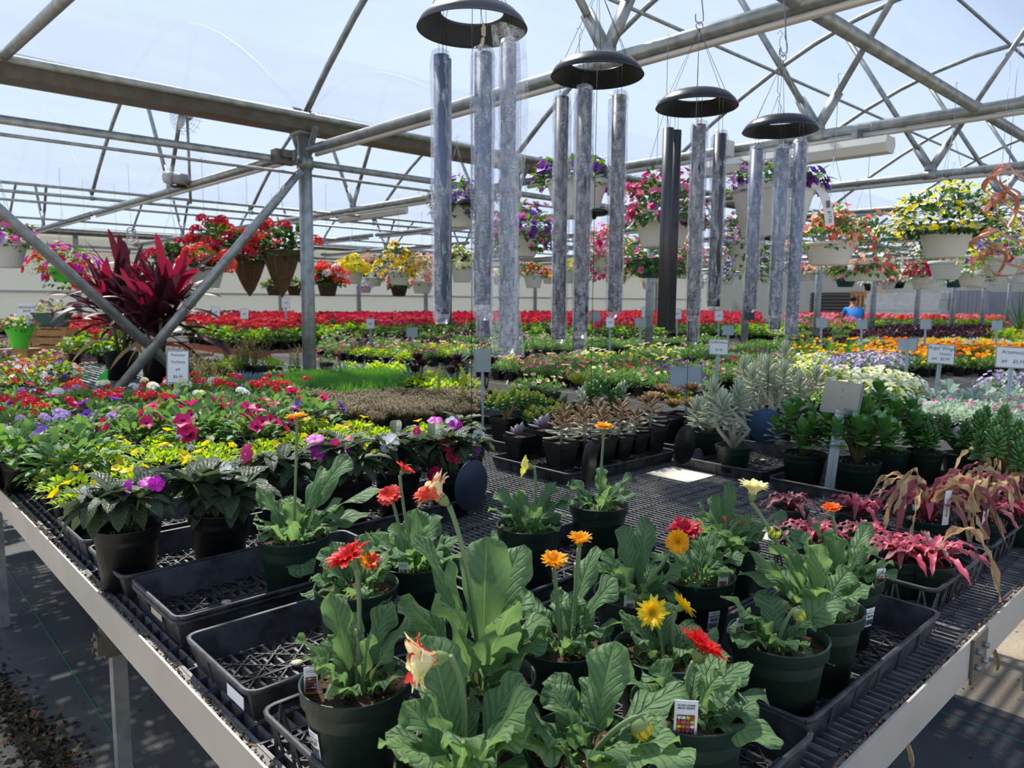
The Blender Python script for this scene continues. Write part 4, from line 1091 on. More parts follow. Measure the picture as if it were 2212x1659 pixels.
# big loose sheet of wrap and paper tag beside the nearest chime
t=thing('plastic_wrap','loose sheet of clear plastic wrap bridging two tubes of the nearest wind chime','plastic wrap',atd(1085,80,1.99))
def fn(a,c):
    x=-.03+.09*a+.012*math.sin(c*7);y=.004*math.sin(a*9+c*13);z=-.86*c+.03*(1-abs(a-.3))*(1-c)
    return Vc((x,y-.03,z)),(a,c)
loft('sheet','wrap film',fn,10,40,t)
t=thing('paper_tag','twisted strip of tan paper tucked into the nearest wind chime','tag',atd(1042,75,1.95))
mb=MB('label tan');leaf(mb,Vc((0,0,.035)),Vc((.01,0,0)),Vc((-.008,0,-.04)),.016,8,1,lambda q:1-.5*q,0,twist=2.);mb.build('paper',t)
# ================================================================ generic foliage
def rdir(lo=0.,hi=1.):
    a=R.random()*2*PI;z=R.uniform(lo,hi);s=math.sqrt(max(0,1-z*z));return Vc((s*math.cos(a),s*math.sin(a),z))
oval=lambda q:math.sin(PI*min(1,q**.8))**.75
roundp=lambda q:(max(0,math.sin(PI*q)))**.45
strap=lambda q:min(1,q*8+.35)*(1-q**5)
def dome(mb,mat,n,r,z0,h,L,w,nu=3,nv=1,lo=-.15,prof=oval,fold=.3,flat=.5,inner=.5,lump=0):
    mb.use(mat)
    for i in range(n):
        d=rdir(lo,1);q=R.uniform(inner,1.)**.7
        if lump: q*=1+.5*noise.noise(d*1.9+Vc((lump,0,0)))
        p=Vc((d.x*r*q,d.y*r*q,z0+d.z*h*q))
        e=(Vc((d.x,d.y,d.z*flat+.15))+rdir(-1,1)*.55).normalized();l=L*R.uniform(.7,1.2)
        leaf(mb,p,p+e*l*.5+Z*l*.12,p+e*l-Z*l*.08,w*l/L,nu,nv,prof,fold)
def pts_dome(n,r,z0,h,lo=.1,lump=0):
    o=[]
    for i in range(n):
        d=rdir(lo,1);q=1+.5*noise.noise(d*1.9+Vc((lump,0,0))) if lump else 1.;o.append((Vc((d.x*r*q,d.y*r*q,z0+d.z*h*q)),Vc((d.x,d.y,d.z+.35)).normalized()))
    return o
def stems(mb,n,z0,r,h,mat='gerbera stem',rad_=.0022):
    mb.use(mat)
    for i in range(n):
        a=i*2.4;q=r*math.sqrt((i+.5)/n);mb.tube([(q*.2*math.cos(a),q*.2*math.sin(a),z0),(q*math.cos(a),q*math.sin(a),z0+h)],rad_,4,False)
POTS={}
def build_kind(name,cat,potk,fol,blo,h=.09,w=.1):
    """one prototype: pot, soil, foliage, blossoms"""
    t=thing(name,None,cat)
    if potk=='sq':
        if 'sq' in POTS:
            for o in POTS['sq']: k=o.copy();col.objects.link(k);k.parent=t
        else: square_pot(t,w,h);POTS['sq']=list(t.children)
    elif potk=='rd':
        if 'rd' in POTS:
            for o in POTS['rd']: k=o.copy();col.objects.link(k);k.parent=t
        else: round_pot(t,.062,.1,'pot black',n=16,rb=.046);POTS['rd']=list(t.children)
    mb=MB();mb.mats=[];fol(mb);mb.build('foliage',t)
    if blo:
        mb=MB();mb.mats=[];blo(mb)
        if mb.f: mb.build('blossoms',t)
    return t
class Kind:
    def __init__(s,name,cat,pot,fol,blo=None,var=2,h=.09,w=.1):
        s.a=(name,cat,pot,fol,blo,h,w);s.var=var;s.p=[];s.used=[]
    def put(s,loc,label,group=None,sc=1.,rz=None):
        if len(s.p)<s.var: t=build_kind(*s.a);s.p.append(t);first=True
        else: t=R.choice(s.p);first=False
        rz=R.random()*6.28 if rz is None else rz
        if s.a[2]=='sq': rz=RZ+R.choice((0,PI/2,PI,-PI/2))+R.uniform(-.06,.06)
        if first:
            tree(t)
            for c in t.children: tree(c)
            t.location=loc;t.rotation_euler=(0,0,rz);t.scale=(sc,sc,sc);tag(t,label,None,group);return t
        return dup(t,loc,rz,sc,label,group)
def bloomf(c,n,r,kind='disc',rr=.1,z0=.1,h=.08,eye=None,lo=.1,up=0.02):
    def f(mb):
        for p,nn in pts_dome(n,rr,z0,h,lo):
            cc=R.choice(c) if isinstance(c,(list,tuple)) else c
            p=p+nn*up
            if kind=='disc': disc(mb,p,nn,r*R.uniform(.85,1.15),5,cc,eye)
            elif kind=='tiny': tinyf(mb,p,nn,r,cc)
            elif kind=='umbel': umbel(mb,p+Z*.01,Z*1.2+nn,r,cc)
            elif kind=='ruffle': ruffle(mb,p+Z*.01,Z+nn*.5,r,cc)
    return f
def dm(mat,n,r,z0,h,L,w,**k): return lambda mb:(stems(mb,6,z0-.02,r*.5,h*.6),dome(mb,mat,n,r,z0,h,L,w,**k))
K={}
def geran(c,fm='mid leaf',hh=.13): return Kind('geranium_plant','potted flower','rd',dm(fm,70,.11,.12,hh,.06,.062,prof=roundp,nu=3,nv=1),lambda mb:[(mb.use('gerbera stem'),mb.tube([(p.x*.3,p.y*.3,.15),p],.003,4,False),umbel(mb,p,Z*1.5+n,.034,R.choice(c),18)) for p,n in pts_dome(5,.10,.24,.12,.3)],3)
K['ger_red']=geran(['crimson','red','crimson']);K['ger_crim']=geran(['crimson','cherry']);K['ger_pink']=geran(['rose','pale pink'],'light leaf');K['ger_orange']=geran(['flame','orange'],'light leaf');K['ger_cherry']=geran(['cherry','hot pink'],'light leaf');K['ger_leaf']=Kind('geranium_plant','potted flower','rd',dm('light leaf',80,.12,.12,.14,.06,.062,prof=roundp),bloomf('red',1,.03,'umbel',.08,.22,.1),2)
def cal(cs,n=16,fm='fine green',eye=None,r=.016,h=.07): return Kind('calibrachoa_plant','potted flower','sq',dm(fm,150,.105,.09,h,.03,.012),bloomf(cs,n,r,'disc',.11,.10,h+.015,eye),2)
K['cal_pink']=cal(['rose','hot pink'],7,eye='crimson');K['cal_peach']=cal(['peach','cream'],6,eye='rust');K['cal_violet']=cal(['violet','purple'],4,eye='plum');K['cal_yel']=cal(['lemon','cream'],7,eye='dark eye',r=.02);K['cal_red']=cal(['red','rust'],4,eye='dark eye');K['cal_none']=cal(['rose','cream','violet'],2);K['cal_pale']=cal(['pale pink','white'],5)
K['green_mix']=Kind('bedding_plant','potted plant','sq',dm('fine green',130,.11,.09,.08,.035,.018),bloomf(['violet','hot pink','cream'],1,.014,'tiny',.1,.1,.08),2)
K['light_mix']=Kind('bedding_plant','potted plant','sq',dm('bright leaf',110,.10,.09,.07,.04,.022),bloomf(['cream','yellow'],2,.014,'tiny',.1,.1,.08),2)
K['petunia_mag']=Kind('petunia_plant','potted flower','rd',dm('petunia leaf',110,.125,.10,.10,.055,.03,nu=4),bloomf(['hot pink','cherry'],5,.032,'disc',.13,.12,.10,'dark eye'),3)
K['petunia_plum']=Kind('petunia_plant','potted flower','rd',dm('petunia leaf',110,.12,.10,.09,.05,.028),bloomf(['plum','violet','plum'],6,.026,'disc',.12,.11,.09,'dark eye'),2)
K['petunia_blue']=Kind('petunia_plant','potted flower','rd',dm('petunia leaf',120,.13,.10,.10,.06,.032,nu=4),bloomf(['violet'],1,.032,'disc',.12,.13,.10,'throat'),2)
K['verb_white']=Kind('verbena_plant','potted flower','rd',dm('petunia leaf',110,.12,.10,.09,.05,.02),bloomf(['white','cream'],4,.021,'umbel',.11,.12,.09),2)
K['verb_red']=Kind('verbena_plant','potted flower','rd',dm('mid leaf',110,.12,.10,.09,.05,.02),bloomf(['red','crimson'],5,.021,'umbel',.11,.12,.10),2)
K['verb_lilac']=Kind('verbena_plant','potted flower','rd',dm('petunia leaf',110,.12,.10,.08,.05,.02),bloomf(['lilac','violet'],4,.018,'umbel',.11,.11,.09),2)
K['yellow_flat']=Kind('yellow_bedding_plant','potted flower','sq',dm('bright leaf',190,.085,.085,.045,.022,.013,nu=2,flat=.9,lo=.0),bloomf(['yellow'],2,.019,'disc',.08,.085,.05,'gold',lo=.1),5)
K['marigold']=Kind('marigold_plant','potted flower','sq',dm('dark leaf',110,.10,.09,.09,.04,.02),bloomf(['orange','gold'],6,.024,'ruffle',.10,.12,.08),2)
K['marigold_y']=Kind('marigold_plant','potted flower','sq',dm('mid leaf',120,.10,.09,.08,.04,.02),bloomf(['gold','yellow'],3,.02,'ruffle',.10,.12,.08),2)
K['coleus']=Kind('coleus_plant','potted plant','rd',dm('burgundy',90,.13,.10,.17,.06,.04),None,2)
K['coleus_lime']=Kind('coleus_plant','potted plant','rd',dm('lime leaf',90,.12,.10,.12,.055,.036),None,1)
K['dusk']=Kind('bronze_leaved_plant','potted plant','rd',dm('olive leaf',90,.12,.10,.13,.05,.03),bloomf(['flame','rose'],2,.02,'tiny',.1,.14,.1),1)
K['plum_leaf']=Kind('purple_leaved_plant','potted plant','sq',dm('burgundy',90,.10,.08,.09,.05,.03),bloomf('plum',4,.02,'disc',.1,.1,.08),1)
K['alys']=Kind('cream_flowered_plant','potted flower','sq',dm('light leaf',90,.10,.09,.08,.04,.02),bloomf(['cream','lemon','white'],18,.018,'disc',.11,.10,.09,'lemon'),2)
K['nemesia']=Kind('lilac_flowered_plant','potted flower','sq',dm('mid leaf',110,.10,.09,.10,.035,.012),bloomf(['lilac','white','lilac'],30,.012,'disc',.11,.11,.11,'violet'),2)
K['white_pet']=Kind('white_flowered_plant','potted flower','sq',dm('light leaf',80,.10,.09,.08,.04,.02),bloomf(['white','cream'],22,.018,'disc',.11,.10,.09,'lemon'),2)
K['angel']=Kind('silver_leaved_plant','potted plant','sq',lambda mb:dome(mb,'silver leaf',17,.05,.09,.05,.12,.07,nu=5,nv=2,lo=.0,prof=lambda q:(q**.7)*(1-q**6)**.5+.05,flat=.8),None,2)
K['varieg']=Kind('white_leaved_groundcover','potted plant','sq',dm('variegated',170,.10,.08,.06,.028,.018,nu=2),bloomf(['rose'],1,.012,'disc',.1,.1,.06),2)
K['artem']=Kind('artemisia_plant','potted plant','sq',dm('silver leaf',150,.09,.09,.07,.04,.008),None,1)
K['broad']=Kind('broad_leaved_plant','potted plant','rd',lambda mb:dome(mb,'mid leaf',26,.06,.09,.06,.15,.06,nu=5,nv=1,lo=.05),bloomf('gold',1,.02,'ruffle',.1,.18,.08),1)
K['calico']=Kind('sedum_clump','succulent','sq',lambda mb:sedum(mb),None,3)
def sedum(mb):
    for i in range(46):
        a=i*2.4;q=.055*math.sqrt((i+.5)/46);x,y=q*math.cos(a)+R.uniform(-.004,.004),q*math.sin(a);H_=R.uniform(.03,.07)
        mb.use('olive leaf');mb.tube([(x*.8,y*.8,.075),(x*1.25,y*1.25,.08+H_)],.0018,3,False);mb.use('calico')
        for j in range(12):
            z=.085+H_*(.35+.65*j/12);an=j*2.4;d=Vc((math.cos(an),math.sin(an),.5));p=Vc((x*1.15,y*1.15,z));leaf(mb,p,p+d*.006,p+d*.012,.008,2,1)
K['spiky']=Kind('spiky_sedum','succulent','sq',lambda mb:[leaf(mb.use('spiky green') and mb,(p:=Vc((R.uniform(-.06,.06),R.uniform(-.06,.06),.08))),p+Vc((0,0,.04)),p+Vc((R.gauss(0,.02),R.gauss(0,.02),R.uniform(.05,.10))),.007,2,1) for _ in range(220)],None,2)
K['chalk']=Kind('blue_chalk_sticks','succulent','sq',lambda mb:[fat(mb.use('blue chalk') and mb,(p:=Vc((R.uniform(-.05,.05),R.uniform(-.05,.05),.08))),p+Vc((R.gauss(0,.015),R.gauss(0,.015),R.uniform(.04,.09))),.004,1,4) for _ in range(60)],None,2)
def wisp(mb):
    for i in range(14):
        x,y=R.uniform(-.05,.05),R.uniform(-.05,.05);H_=R.uniform(.12,.24);lx,ly=R.gauss(0,.03),R.gauss(0,.03)
        mb.use('wispy');mb.tube([(x,y,.08),(x+lx*.5,y+ly*.5,.08+H_*.5),(x+lx,y+ly,.08+H_)],.0016,3,False)
        for j in range(22):
            f=j/22;p=Vc((x+lx*f,y+ly*f,.08+H_*f));a=j*2.4;d=Vc((math.cos(a),math.sin(a),.9));mb.use('fine green' if f<.6 else 'wispy');leaf(mb,p,p+d*.012,p+d*.024,.006,2,1)
K['wisp']=Kind('wispy_green_plant','potted plant','sq',wisp,None,2)
def rosette(mb,mat,n,r,w,z,tilt=.9,c=(0,0),ax=Z,tipm=None,fl=.35,fatr=None):
    a,b,nn=frame(ax);base=Vc((c[0],c[1],z))
    for i in range(n):
        f=(i+.5)/n;an=i*2.4;el=tilt*(1-f)*1.35+.12 # inner leaves upright
        el=f*1.15 ;el=PI/2-el
        d=(a*math.cos(an)+b*math.sin(an))*math.cos(el)+nn*math.sin(el);L=r*(.45+.55*f)
        mb.use(mat)
        fat(mb,base+nn*(.01*(1-f)*4*r),base+nn*(.01*(1-f)*4*r)+d*L,w*(.5+.5*f),fl,5,tipm)
def pandastem(mb,tip='panda tip',H_=.09,base=.085):
    mb.use('panda');mb.tube([(0,0,base-.01),(.004,.003,base+H_*.6),(0,0,base+H_)],.005,6)
    for i in range(26):
        f=i/26;an=i*2.4;z=base+H_*(.15+.85*f);el=-.15+1.1*f*f;L=.056*(1.1-.25*f)
        d=Vc((math.cos(an)*math.cos(el),math.sin(an)*math.cos(el),math.sin(el)));p=Vc((0,0,z))
        if f<.4: mb.use('cream leaf');fat(mb,p,p+d*L*1.1,.0075,.55,5)
        else: mb.use(tip);fat(mb,p,p+d*L,.0075,.5,5)
K['panda_brown']=Kind('fuzzy_succulent','succulent','sq',pandastem,None,4)
K['lilac_ech']=Kind('rosette_succulent','succulent','sq',lambda mb:(rosette(mb,'lilac leaf',20,.062,.012,.09,ax=Vc((-.3,-.4,1)))),None,2)
K['green_ech']=Kind('rosette_succulent','succulent','sq',lambda mb:(rosette(mb,'agave',26,.06,.012,.10,tipm='olive leaf')),None,1)
K['lime_aeon']=Kind('aeonium','succulent','sq',lambda mb:[rosette(mb,'lime leaf',34,.055,.010,.12+.02*k,c=(.035*math.cos(k*2.1),.035*math.sin(k*2.1))) for k in range(3)],None,1)
K['brown_aeon']=Kind('aeonium','succulent','sq',lambda mb:[(rosette(mb,'olive leaf',30,.05,.009,.12+.025*k,c=(.04*math.cos(k*2.1),.04*math.sin(k*2.1)),tipm='dried')) for k in range(3)],None,2)
def darkaeon(mb):
    for k in range(3):
        c=(.03*math.cos(k*2.1),.03*math.sin(k*2.1));z=.2+.04*k;mb.use('olive leaf');mb.tube([(0,0,.08),(c[0],c[1],z)],.006,6);rosette(mb,'burgundy',34,.085,.012,z,c=c,fl=.2)
K['dark_aeon']=Kind('dark_aeonium','succulent','rd',darkaeon,None,2)
K['agave']=Kind('agave','succulent','sq',lambda mb:[leaf(mb.use('agave') and mb,Vc((0,0,.085)),Vc((.05*math.cos(a*2.4),.05*math.sin(a*2.4),.13+.004*a)),Vc((.10*math.cos(a*2.4),.10*math.sin(a*2.4),.115+.008*a)),.02,5,1,lambda q:1-q**3,.5) for a in range(16)],None,2)
def crassula(mb,m1='jade leaf',m2='jade yellow',n=9,H_=.10,spread=.07,base=.085):
    for i in range(n):
        an=i*2.4;q=spread*math.sqrt((i+.3)/n);z=base+H_*R.uniform(.75,1.1)*(1-.3*(q/spread))
        e=Vc((q*math.cos(an),q*math.sin(an),z));mb.use('dried');mb.tube([(0,0,base-.01),(q*.4*math.cos(an),q*.4*math.sin(an),base+H_*.35),e],[.006,.005,.003],5,False)
        for j in range(20):
            f=j/20;a2=j*2.4;el=-.3+1.7*f;d=Vc((math.cos(a2)*math.cos(el),math.sin(a2)*math.cos(el),math.sin(el)));p=e-Z*(.03*(1-f));mb.use(m2 if f>.5 else m1);fat(mb,p,p+d*.026,.0055,.8,5)
K['yellow_jade']=Kind('yellow_tipped_jade','succulent','sq',crassula,None,3)
K['dark_red_suc']=Kind('red_paddle_succulent','succulent','sq',lambda mb:[leaf(mb.use('burgundy' if i%2 else 'jade leaf') and mb,Vc((0,0,.09)),Vc((.03*math.cos(i*2.4),.03*math.sin(i*2.4),.13)),Vc((.065*math.cos(i*2.4),.065*math.sin(i*2.4),.15+.003*i)),.05,5,2,roundp,.1) for i in range(12)],None,1)
def cotyl(mb):
    for i in range(8):
        an=i*2.4;q=.05*math.sqrt((i+.3)/8);e=Vc((q*math.cos(an),q*math.sin(an),.10+R.uniform(.05,.11)));mb.use('jade leaf' if i%3 else 'panda');mb.tube([(0,0,.08),e],.004,5,False)
        for j in range(12):
            f=j/12;a2=j*2.4;el=-.2+1.5*f;d=Vc((math.cos(a2)*math.cos(el),math.sin(a2)*math.cos(el),math.sin(el)));p=e-Z*(.05*(1-f));fat(mb,p,p+d*.032,.009,.5,5)
K['cotyl']=Kind('pale_green_succulent','succulent','sq',cotyl,None,2)
def barestem(mb):
    mb.use('lime leaf');mb.tube([(0,0,.07),(.012,0,.16),(.0,.01,.22),(.025,.0,.27)],[.011,.009,.008,.006],8);rosette(mb,'calico',9,.02,.005,.27,c=(.025,0))
K['bare']=Kind('bare_stemmed_succulent','succulent','sq',barestem,None,2)
def inpoly(x,y,P):
    c=False;n=len(P)
    for i in range(n):
        x1,y1=P[i];x2,y2=P[i-1]
        if (y1>y)!=(y2>y) and x<(x2-x1)*(y-y1)/(y2-y1)+x1:c=not c
    return c
TAKEN={}
CNT={}
REST=[]
def patch(poly,kinds,label,group,sp=.13,zt=.17,z=ZB,jit=.012,sc=(.9,1.15),mx=300,umax=28,umin=.46,skip=0.):
    """fill the bench area seen inside poly with pots on a regular grid, each standing on its bench"""
    us=[];vs=[]
    for x,y in poly:
        p=atz(x,min(y,2000),z+zt) if y>664 else None
        if p is not None:
            a,b=uv(p);us.append(a);vs.append(b)
    u0=max(umin,min(us)-sp);u1=min(umax,max(us)+sp);v0=max(.44,min(vs)-sp);v1=min(18.6,max(vs)+sp)
    n=0;i0=int(u0/sp);cand=[]
    for i in range(i0,int(u1/sp)+2):
        for j in range(int(v0/sp),int(v1/sp)+2):
            u=i*sp;v=j*sp
            if not onbench(u,v,.06):continue
            x,y,d=proj(W(u,v,z+zt))
            if d>.3 and inpoly(x,y,poly): cand.append((d,u,v))
    cand.sort();out=[];rest=0
    for d,u,v in cand:
        if R.random()<skip: continue
        key=(round(u/.09),round(v/.09));ok=True
        for a in (-1,0,1):
            for b in (-1,0,1):
                for (uu,vv) in TAKEN.get((key[0]+a,key[1]+b),()):
                    if abs(uu-u)<.098 and abs(vv-v)<.098: ok=False
        if not ok: continue
        TAKEN.setdefault(key,[]).append((u,v))
        k=R.choice(kinds)
        if n>=mx:
            if k[:3]=='ger': REST.append((u,v,k));continue
            break
        out.append(K[k].put(W(u+R.uniform(-jit,jit),v+R.uniform(-jit,jit),z),label,group,R.uniform(*sc)))
        n+=1
    CNT[group]=n
    return out
def mark(u,v):
    TAKEN.setdefault((round(u/.09),round(v/.09)),[]).append((u,v))
def one(kind,x,y,label,zr=.085,sc=1.,group=None,z=ZB+.004):
    """a single plant whose pot rim centre is seen at pixel x,y"""
    p=atz(x,y,z+zr);u,v=uv(p);mark(u,v)
    return K[kind].put(Vc((p.x,p.y,z)),label,group,sc)
# ================================================================ near left: flats and petunias
g='yellow-flowered bright green plants filling the low flats'
patch([(60,1085),(95,1020),(170,975),(330,955),(480,955),(640,985),(560,1010),(420,1010),(330,1045),(120,1110)],['yellow_flat'],'low bright green plant of the near flats, dotted with small yellow flowers',g,.092,.10,jit=.004,sc=(.95,1.1))
g='yellow-flowered plants beyond the impatiens'
patch([(560,950),(700,925),(940,925),(1000,945),(960,965),(640,975)],['yellow_flat'],'low bright green yellow-flowered plant behind the row of impatiens',g,.092,.10,jit=.004,sc=(.95,1.1))
for x,y,l in ((45,960,'petunia with violet-blue flowers at the left edge'),(165,975,'leafy petunia with one violet flower, left of the yellow flats'),(-30,960,'petunia with a violet flower cut by the left edge')):
    one('petunia_blue',x,y+40,l,.10,1.1)
one('verb_lilac',400,985,'small lilac-flowered plant tucked behind the yellow flats',.08,.7)
patch([(260,905),(330,870),(640,850),(745,885),(700,925),(560,935),(330,935)],['petunia_mag','petunia_mag','petunia_mag','petunia_plum'],'magenta petunia with dark throats behind the yellow flats','magenta petunias behind the yellow flats',.19,.18)
patch([(90,925),(110,890),(330,880),(330,925),(200,940)],['petunia_plum','verb_lilac'],'trailing plant with plum and lilac flowers behind the blue petunias','plum and lilac plants',.19,.17)
patch([(110,885),(140,855),(330,830),(640,825),(700,840),(520,860),(300,880)],['verb_white','verb_red','verb_white','verb_red'],'verbena of the white and red row beside the slanted plant sign','white and red verbenas',.2,.19)
patch([(-10,925),(-10,850),(60,830),(180,835),(110,880),(90,920)],['verb_red','petunia_mag','petunia_plum','verb_lilac','verb_red'],'red or mauve flowering plant crowded at the left edge','red and mauve plants at the left edge',.2,.19)
# succulents and herbs on the back of the near bench
patch([(690,905),(700,860),(1035,850),(1035,885),(900,905)],['calico'],'tan sedum clump in the long dry-looking mat','tan sedum mat',.105,.10,jit=.004)
patch([(520,870),(560,850),(700,850),(690,890)],['calico'],'tan sedum clump at the left end of the mat','tan sedum mat, left end',.105,.10,jit=.004)
patch([(590,850),(610,815),(860,805),(870,835),(700,855)],['spiky'],'bright green spiky sedum clump behind the tan mat','green spiky sedum',.11,.12)
patch([(500,850),(520,815),(610,812),(600,845)],['chalk'],'blue-grey chalk stick succulent left of the green spiky sedum','blue chalk sticks',.12,.12)
patch([(395,830),(400,770),(500,760),(650,765),(650,812),(520,815)],['wisp','light_mix','wisp','green_mix'],'wispy upright green plant in front of the thick post','wispy green plants',.17,.2)
patch([(700,810),(720,785),(1000,775),(1030,850),(870,835)],['agave','calico','light_mix'],'small grey-green agave or sedum between the mat and the pink calibrachoas','grey-green agaves',.17,.12)
one('bare',945,870,'tall bare-stemmed succulent left of its twin',.08,1.15);one('bare',1003,880,'tall bare-stemmed succulent in the square pot beside the small metal sign',.08,1.2)
for x,y,l in ((905,790,'dark burgundy aeonium left of the bare stems'),(985,795,'dark burgundy aeonium behind the small metal sign'),(1050,800,'dark burgundy aeonium right of the small metal sign')): one('dark_aeon',x,y+45,l,.10,1.)
# tray of fuzzy succulents
uvp=lambda kind,u,v,l,sc=1.,g=None,z=ZB+.045:(mark(u,v),K[kind].put(W(u,v,z),l,g,sc))[1]
uvp('lilac_ech',2.16,2.26,'pale lilac rosette succulent in the left corner pot of the tray',1.05);uvp('lilac_ech',2.29,2.24,'trailing pale lilac rosette succulent between the lilac one and the brown fuzzy ones',1.25)
uvp('panda_brown',2.165,2.02,'nearest brown fuzzy succulent, in the front corner pot with a white mark',1.15)
mb=MB('paper');mb.box(W(2.165,2.02,ZB+.045+.055)-V*.0+Vc((0,0,0))-U*.043,(.0006,.014,.004),(U,V,Z))
for i,(u,v) in enumerate(((2.28,2.0),(2.39,2.0),(2.5,1.99),(2.61,1.99),(2.72,1.99),(2.3,2.12),(2.42,2.12),(2.54,2.12),(2.66,2.11),(2.42,2.24),(2.54,2.24),(2.66,2.24))):
    uvp('panda_brown',u,v,'brown fuzzy succulent with silvery lower leaves, in the tray of square pots',R.uniform(.95,1.25),'brown fuzzy succulents in the tray')
for u,v,k,l,s in ((2.42,2.62,'yellow_jade','yellow-tipped jade on bare branching stems, beside the small metal sign',1.35),(2.58,2.64,'yellow_jade','dense yellow-tipped jade behind the lilac rosettes',1.25),(2.50,2.5,'yellow_jade','lower yellow-tipped jade in front of its taller neighbours',.95),(2.66,2.5,'yellow_jade','low green jade right of the other yellow-tipped ones',.95),(2.76,2.62,'dark_red_suc','dark red paddle-leaved succulent behind the yellow-tipped jades',1.1),
    (2.88,2.5,'cotyl','pale blue-green succulent behind the brown fuzzy ones',1.3),(3.0,2.42,'cotyl','second pale blue-green succulent, nearer the square metal sign',1.3),(3.0,2.62,'lime_aeon','lime green ruffled rosette behind the pale blue-green succulents',1.5),(2.72,2.8,'green_ech','grey-green rosette with reddish edges behind the yellow-tipped jades',1.2),
    (3.0,2.1,'brown_aeon','brown-green rosette succulent beside the brown fuzzy ones',1.35),(3.12,2.0,'brown_aeon','brown-green rosette succulent in front of the square metal sign',1.4),(3.1,2.25,'brown_aeon','brown-green rosette succulent at the back of its tray',1.3),(3.27,2.2,'lime_aeon','lime and grey rosettes beneath the square metal sign',1.2),(3.3,2.05,'green_ech','silver-green rosette right of the square metal sign',1.3)):
    uvp(k,u,v,l,s,z=ZB+.03)
# tall grey felt-leaved plants
def panda_big(lab,x,y,h,br,seed,ox=0.):
    p=atz(x,y,.915);loc=Vc((p.x,p.y,ZB+.02));t=thing('felt_leaved_kalanchoe',lab,'succulent',loc);u,v=uv(p);mark(u,v)
    round_pot(t,.075,.105,'pot green',n=30,rb=.055);mb=MB('panda','cream leaf')
    rr=random.Random(seed)
    for i in range(br):
        an=i*2.4+seed;q=.12*math.sqrt((i+.5)/br);H_=h*rr.uniform(.55,1.)
        e=Vc((q*math.cos(an)*(.75 if ox else 1)+ox,q*math.sin(an),.1+H_));mb.use('cream leaf');mb.tube([(0,0,.09),(q*.7*math.cos(an+1),q*.7*math.sin(an+1),.1+H_*.4),e],[.010,.008,.006],6)
        mb.use('panda')
        for j in range(34):
            f=j/34;a2=j*2.4;el=-.45+1.85*f;d=Vc((math.cos(a2)*math.cos(el),math.sin(a2)*math.cos(el),math.sin(el)));pp=e-Z*(.075*(1-f));fat(mb,pp,pp+d*.062,.0085,.5,6)
    mb.build('foliage',t)
for a in (('nearest felt-leaved grey plant with a thick bare trunk in a round green pot',1585,962,.26,6,1,-.05),('felt-leaved grey plant behind the blue chime sail',1650,918,.30,7,2),('low felt-leaved grey plant in a green pot beside the square metal sign',1530,930,.15,5,3),('tallest felt-leaved grey plant, at the back of the group',1640,893,.36,7,4),('felt-leaved grey plant between the tallest one and the jades',1712,905,.24,5,5)): panda_big(*a)
def jade(lab,x,y,h,r,n,kind='round',zz=.92,pr=.085):
    p=atz(x,y,zz);loc=Vc((p.x,p.y,ZB+.02));t=thing('jade_plant',lab,'succulent',loc);u,v=uv(p);mark(u,v)
    round_pot(t,pr,.11,'pot green',n=30,rb=pr*.75);mb=MB('dried','jade leaf')
    for i in range(n):
        an=i*2.4;q=r*math.sqrt((i+.4)/n);z=.1+h*R.uniform(.6,1.)*(1.1-.35*q/r);e=Vc((q*math.cos(an),q*math.sin(an),z))
        mb.use('olive leaf');mb.tube([(0,0,.09),(q*.25*math.cos(an),q*.25*math.sin(an),.1+h*.3),e],[.011,.007,.004],6)
        m=15 if kind=='round' else 30
        for j in range(m):
            f=(j+.5)/m;a2=j*2.4;el=-.4+1.7*f;d=Vc((math.cos(a2)*math.cos(el),math.sin(a2)*math.cos(el),math.sin(el)))
            if kind=='round':
                pp=e-Z*(.075*(1-f));mb.use('jade leaf');leaf(mb,pp,pp+d*.028+Z*.006,pp+d*R.uniform(.044,.055),.043,8,2,lambda w:math.sin(PI*min(1,w**1.35))**.55+.04,.15,up=Z)
            else:
                pp=e-Z*(.07*(1-f));mb.use('jade leaf');fat(mb,pp,pp+d*.034,.0065,.9,5)
    mb.build('foliage',t);return t
jade('round-leaved jade plant in a green pot right of the blue chime sail',1738,978,.20,.12,12)
jade('round-leaved jade plant directly behind the bent metal sign post',1850,995,.23,.13,14)
jade('farther round-leaved jade plant right of the bent metal sign',1915,972,.26,.13,14)
jade('bushy finger-leaved jade with a dark stem, left of the one at the right edge',1995,985,.17,.09,9,'finger',.9,.075)
jade('tall finger-leaved jade in a wide green pot at the right edge',2188,1035,.25,.12,13,'finger',.93,.095)
jade('finger-leaved jade just behind the one at the right edge',2150,985,.20,.11,10,'finger',.93,.085)
p=atz(2075,985,.9);t=thing('paddle_succulent','broad paddle-leaved grey-purple succulent between the two finger-leaved jades','succulent',Vc((p.x,p.y,ZB+.02)))
round_pot(t,.07,.1,'pot green',n=24)
mb=MB('jade leaf','lilac leaf')
for i in range(12):
    a=i*2.4;q=.5+.5*i/12;mb.use('lilac leaf' if i%3==0 else 'jade leaf');leaf(mb,Vc((0,0,.095)),Vc((.07*q*math.cos(a),.07*q*math.sin(a),.17)),Vc((.15*q*math.cos(a),.15*q*math.sin(a),.15+.006*(12-i))),.09,7,3,roundp,.15)
mb.build('foliage',t)
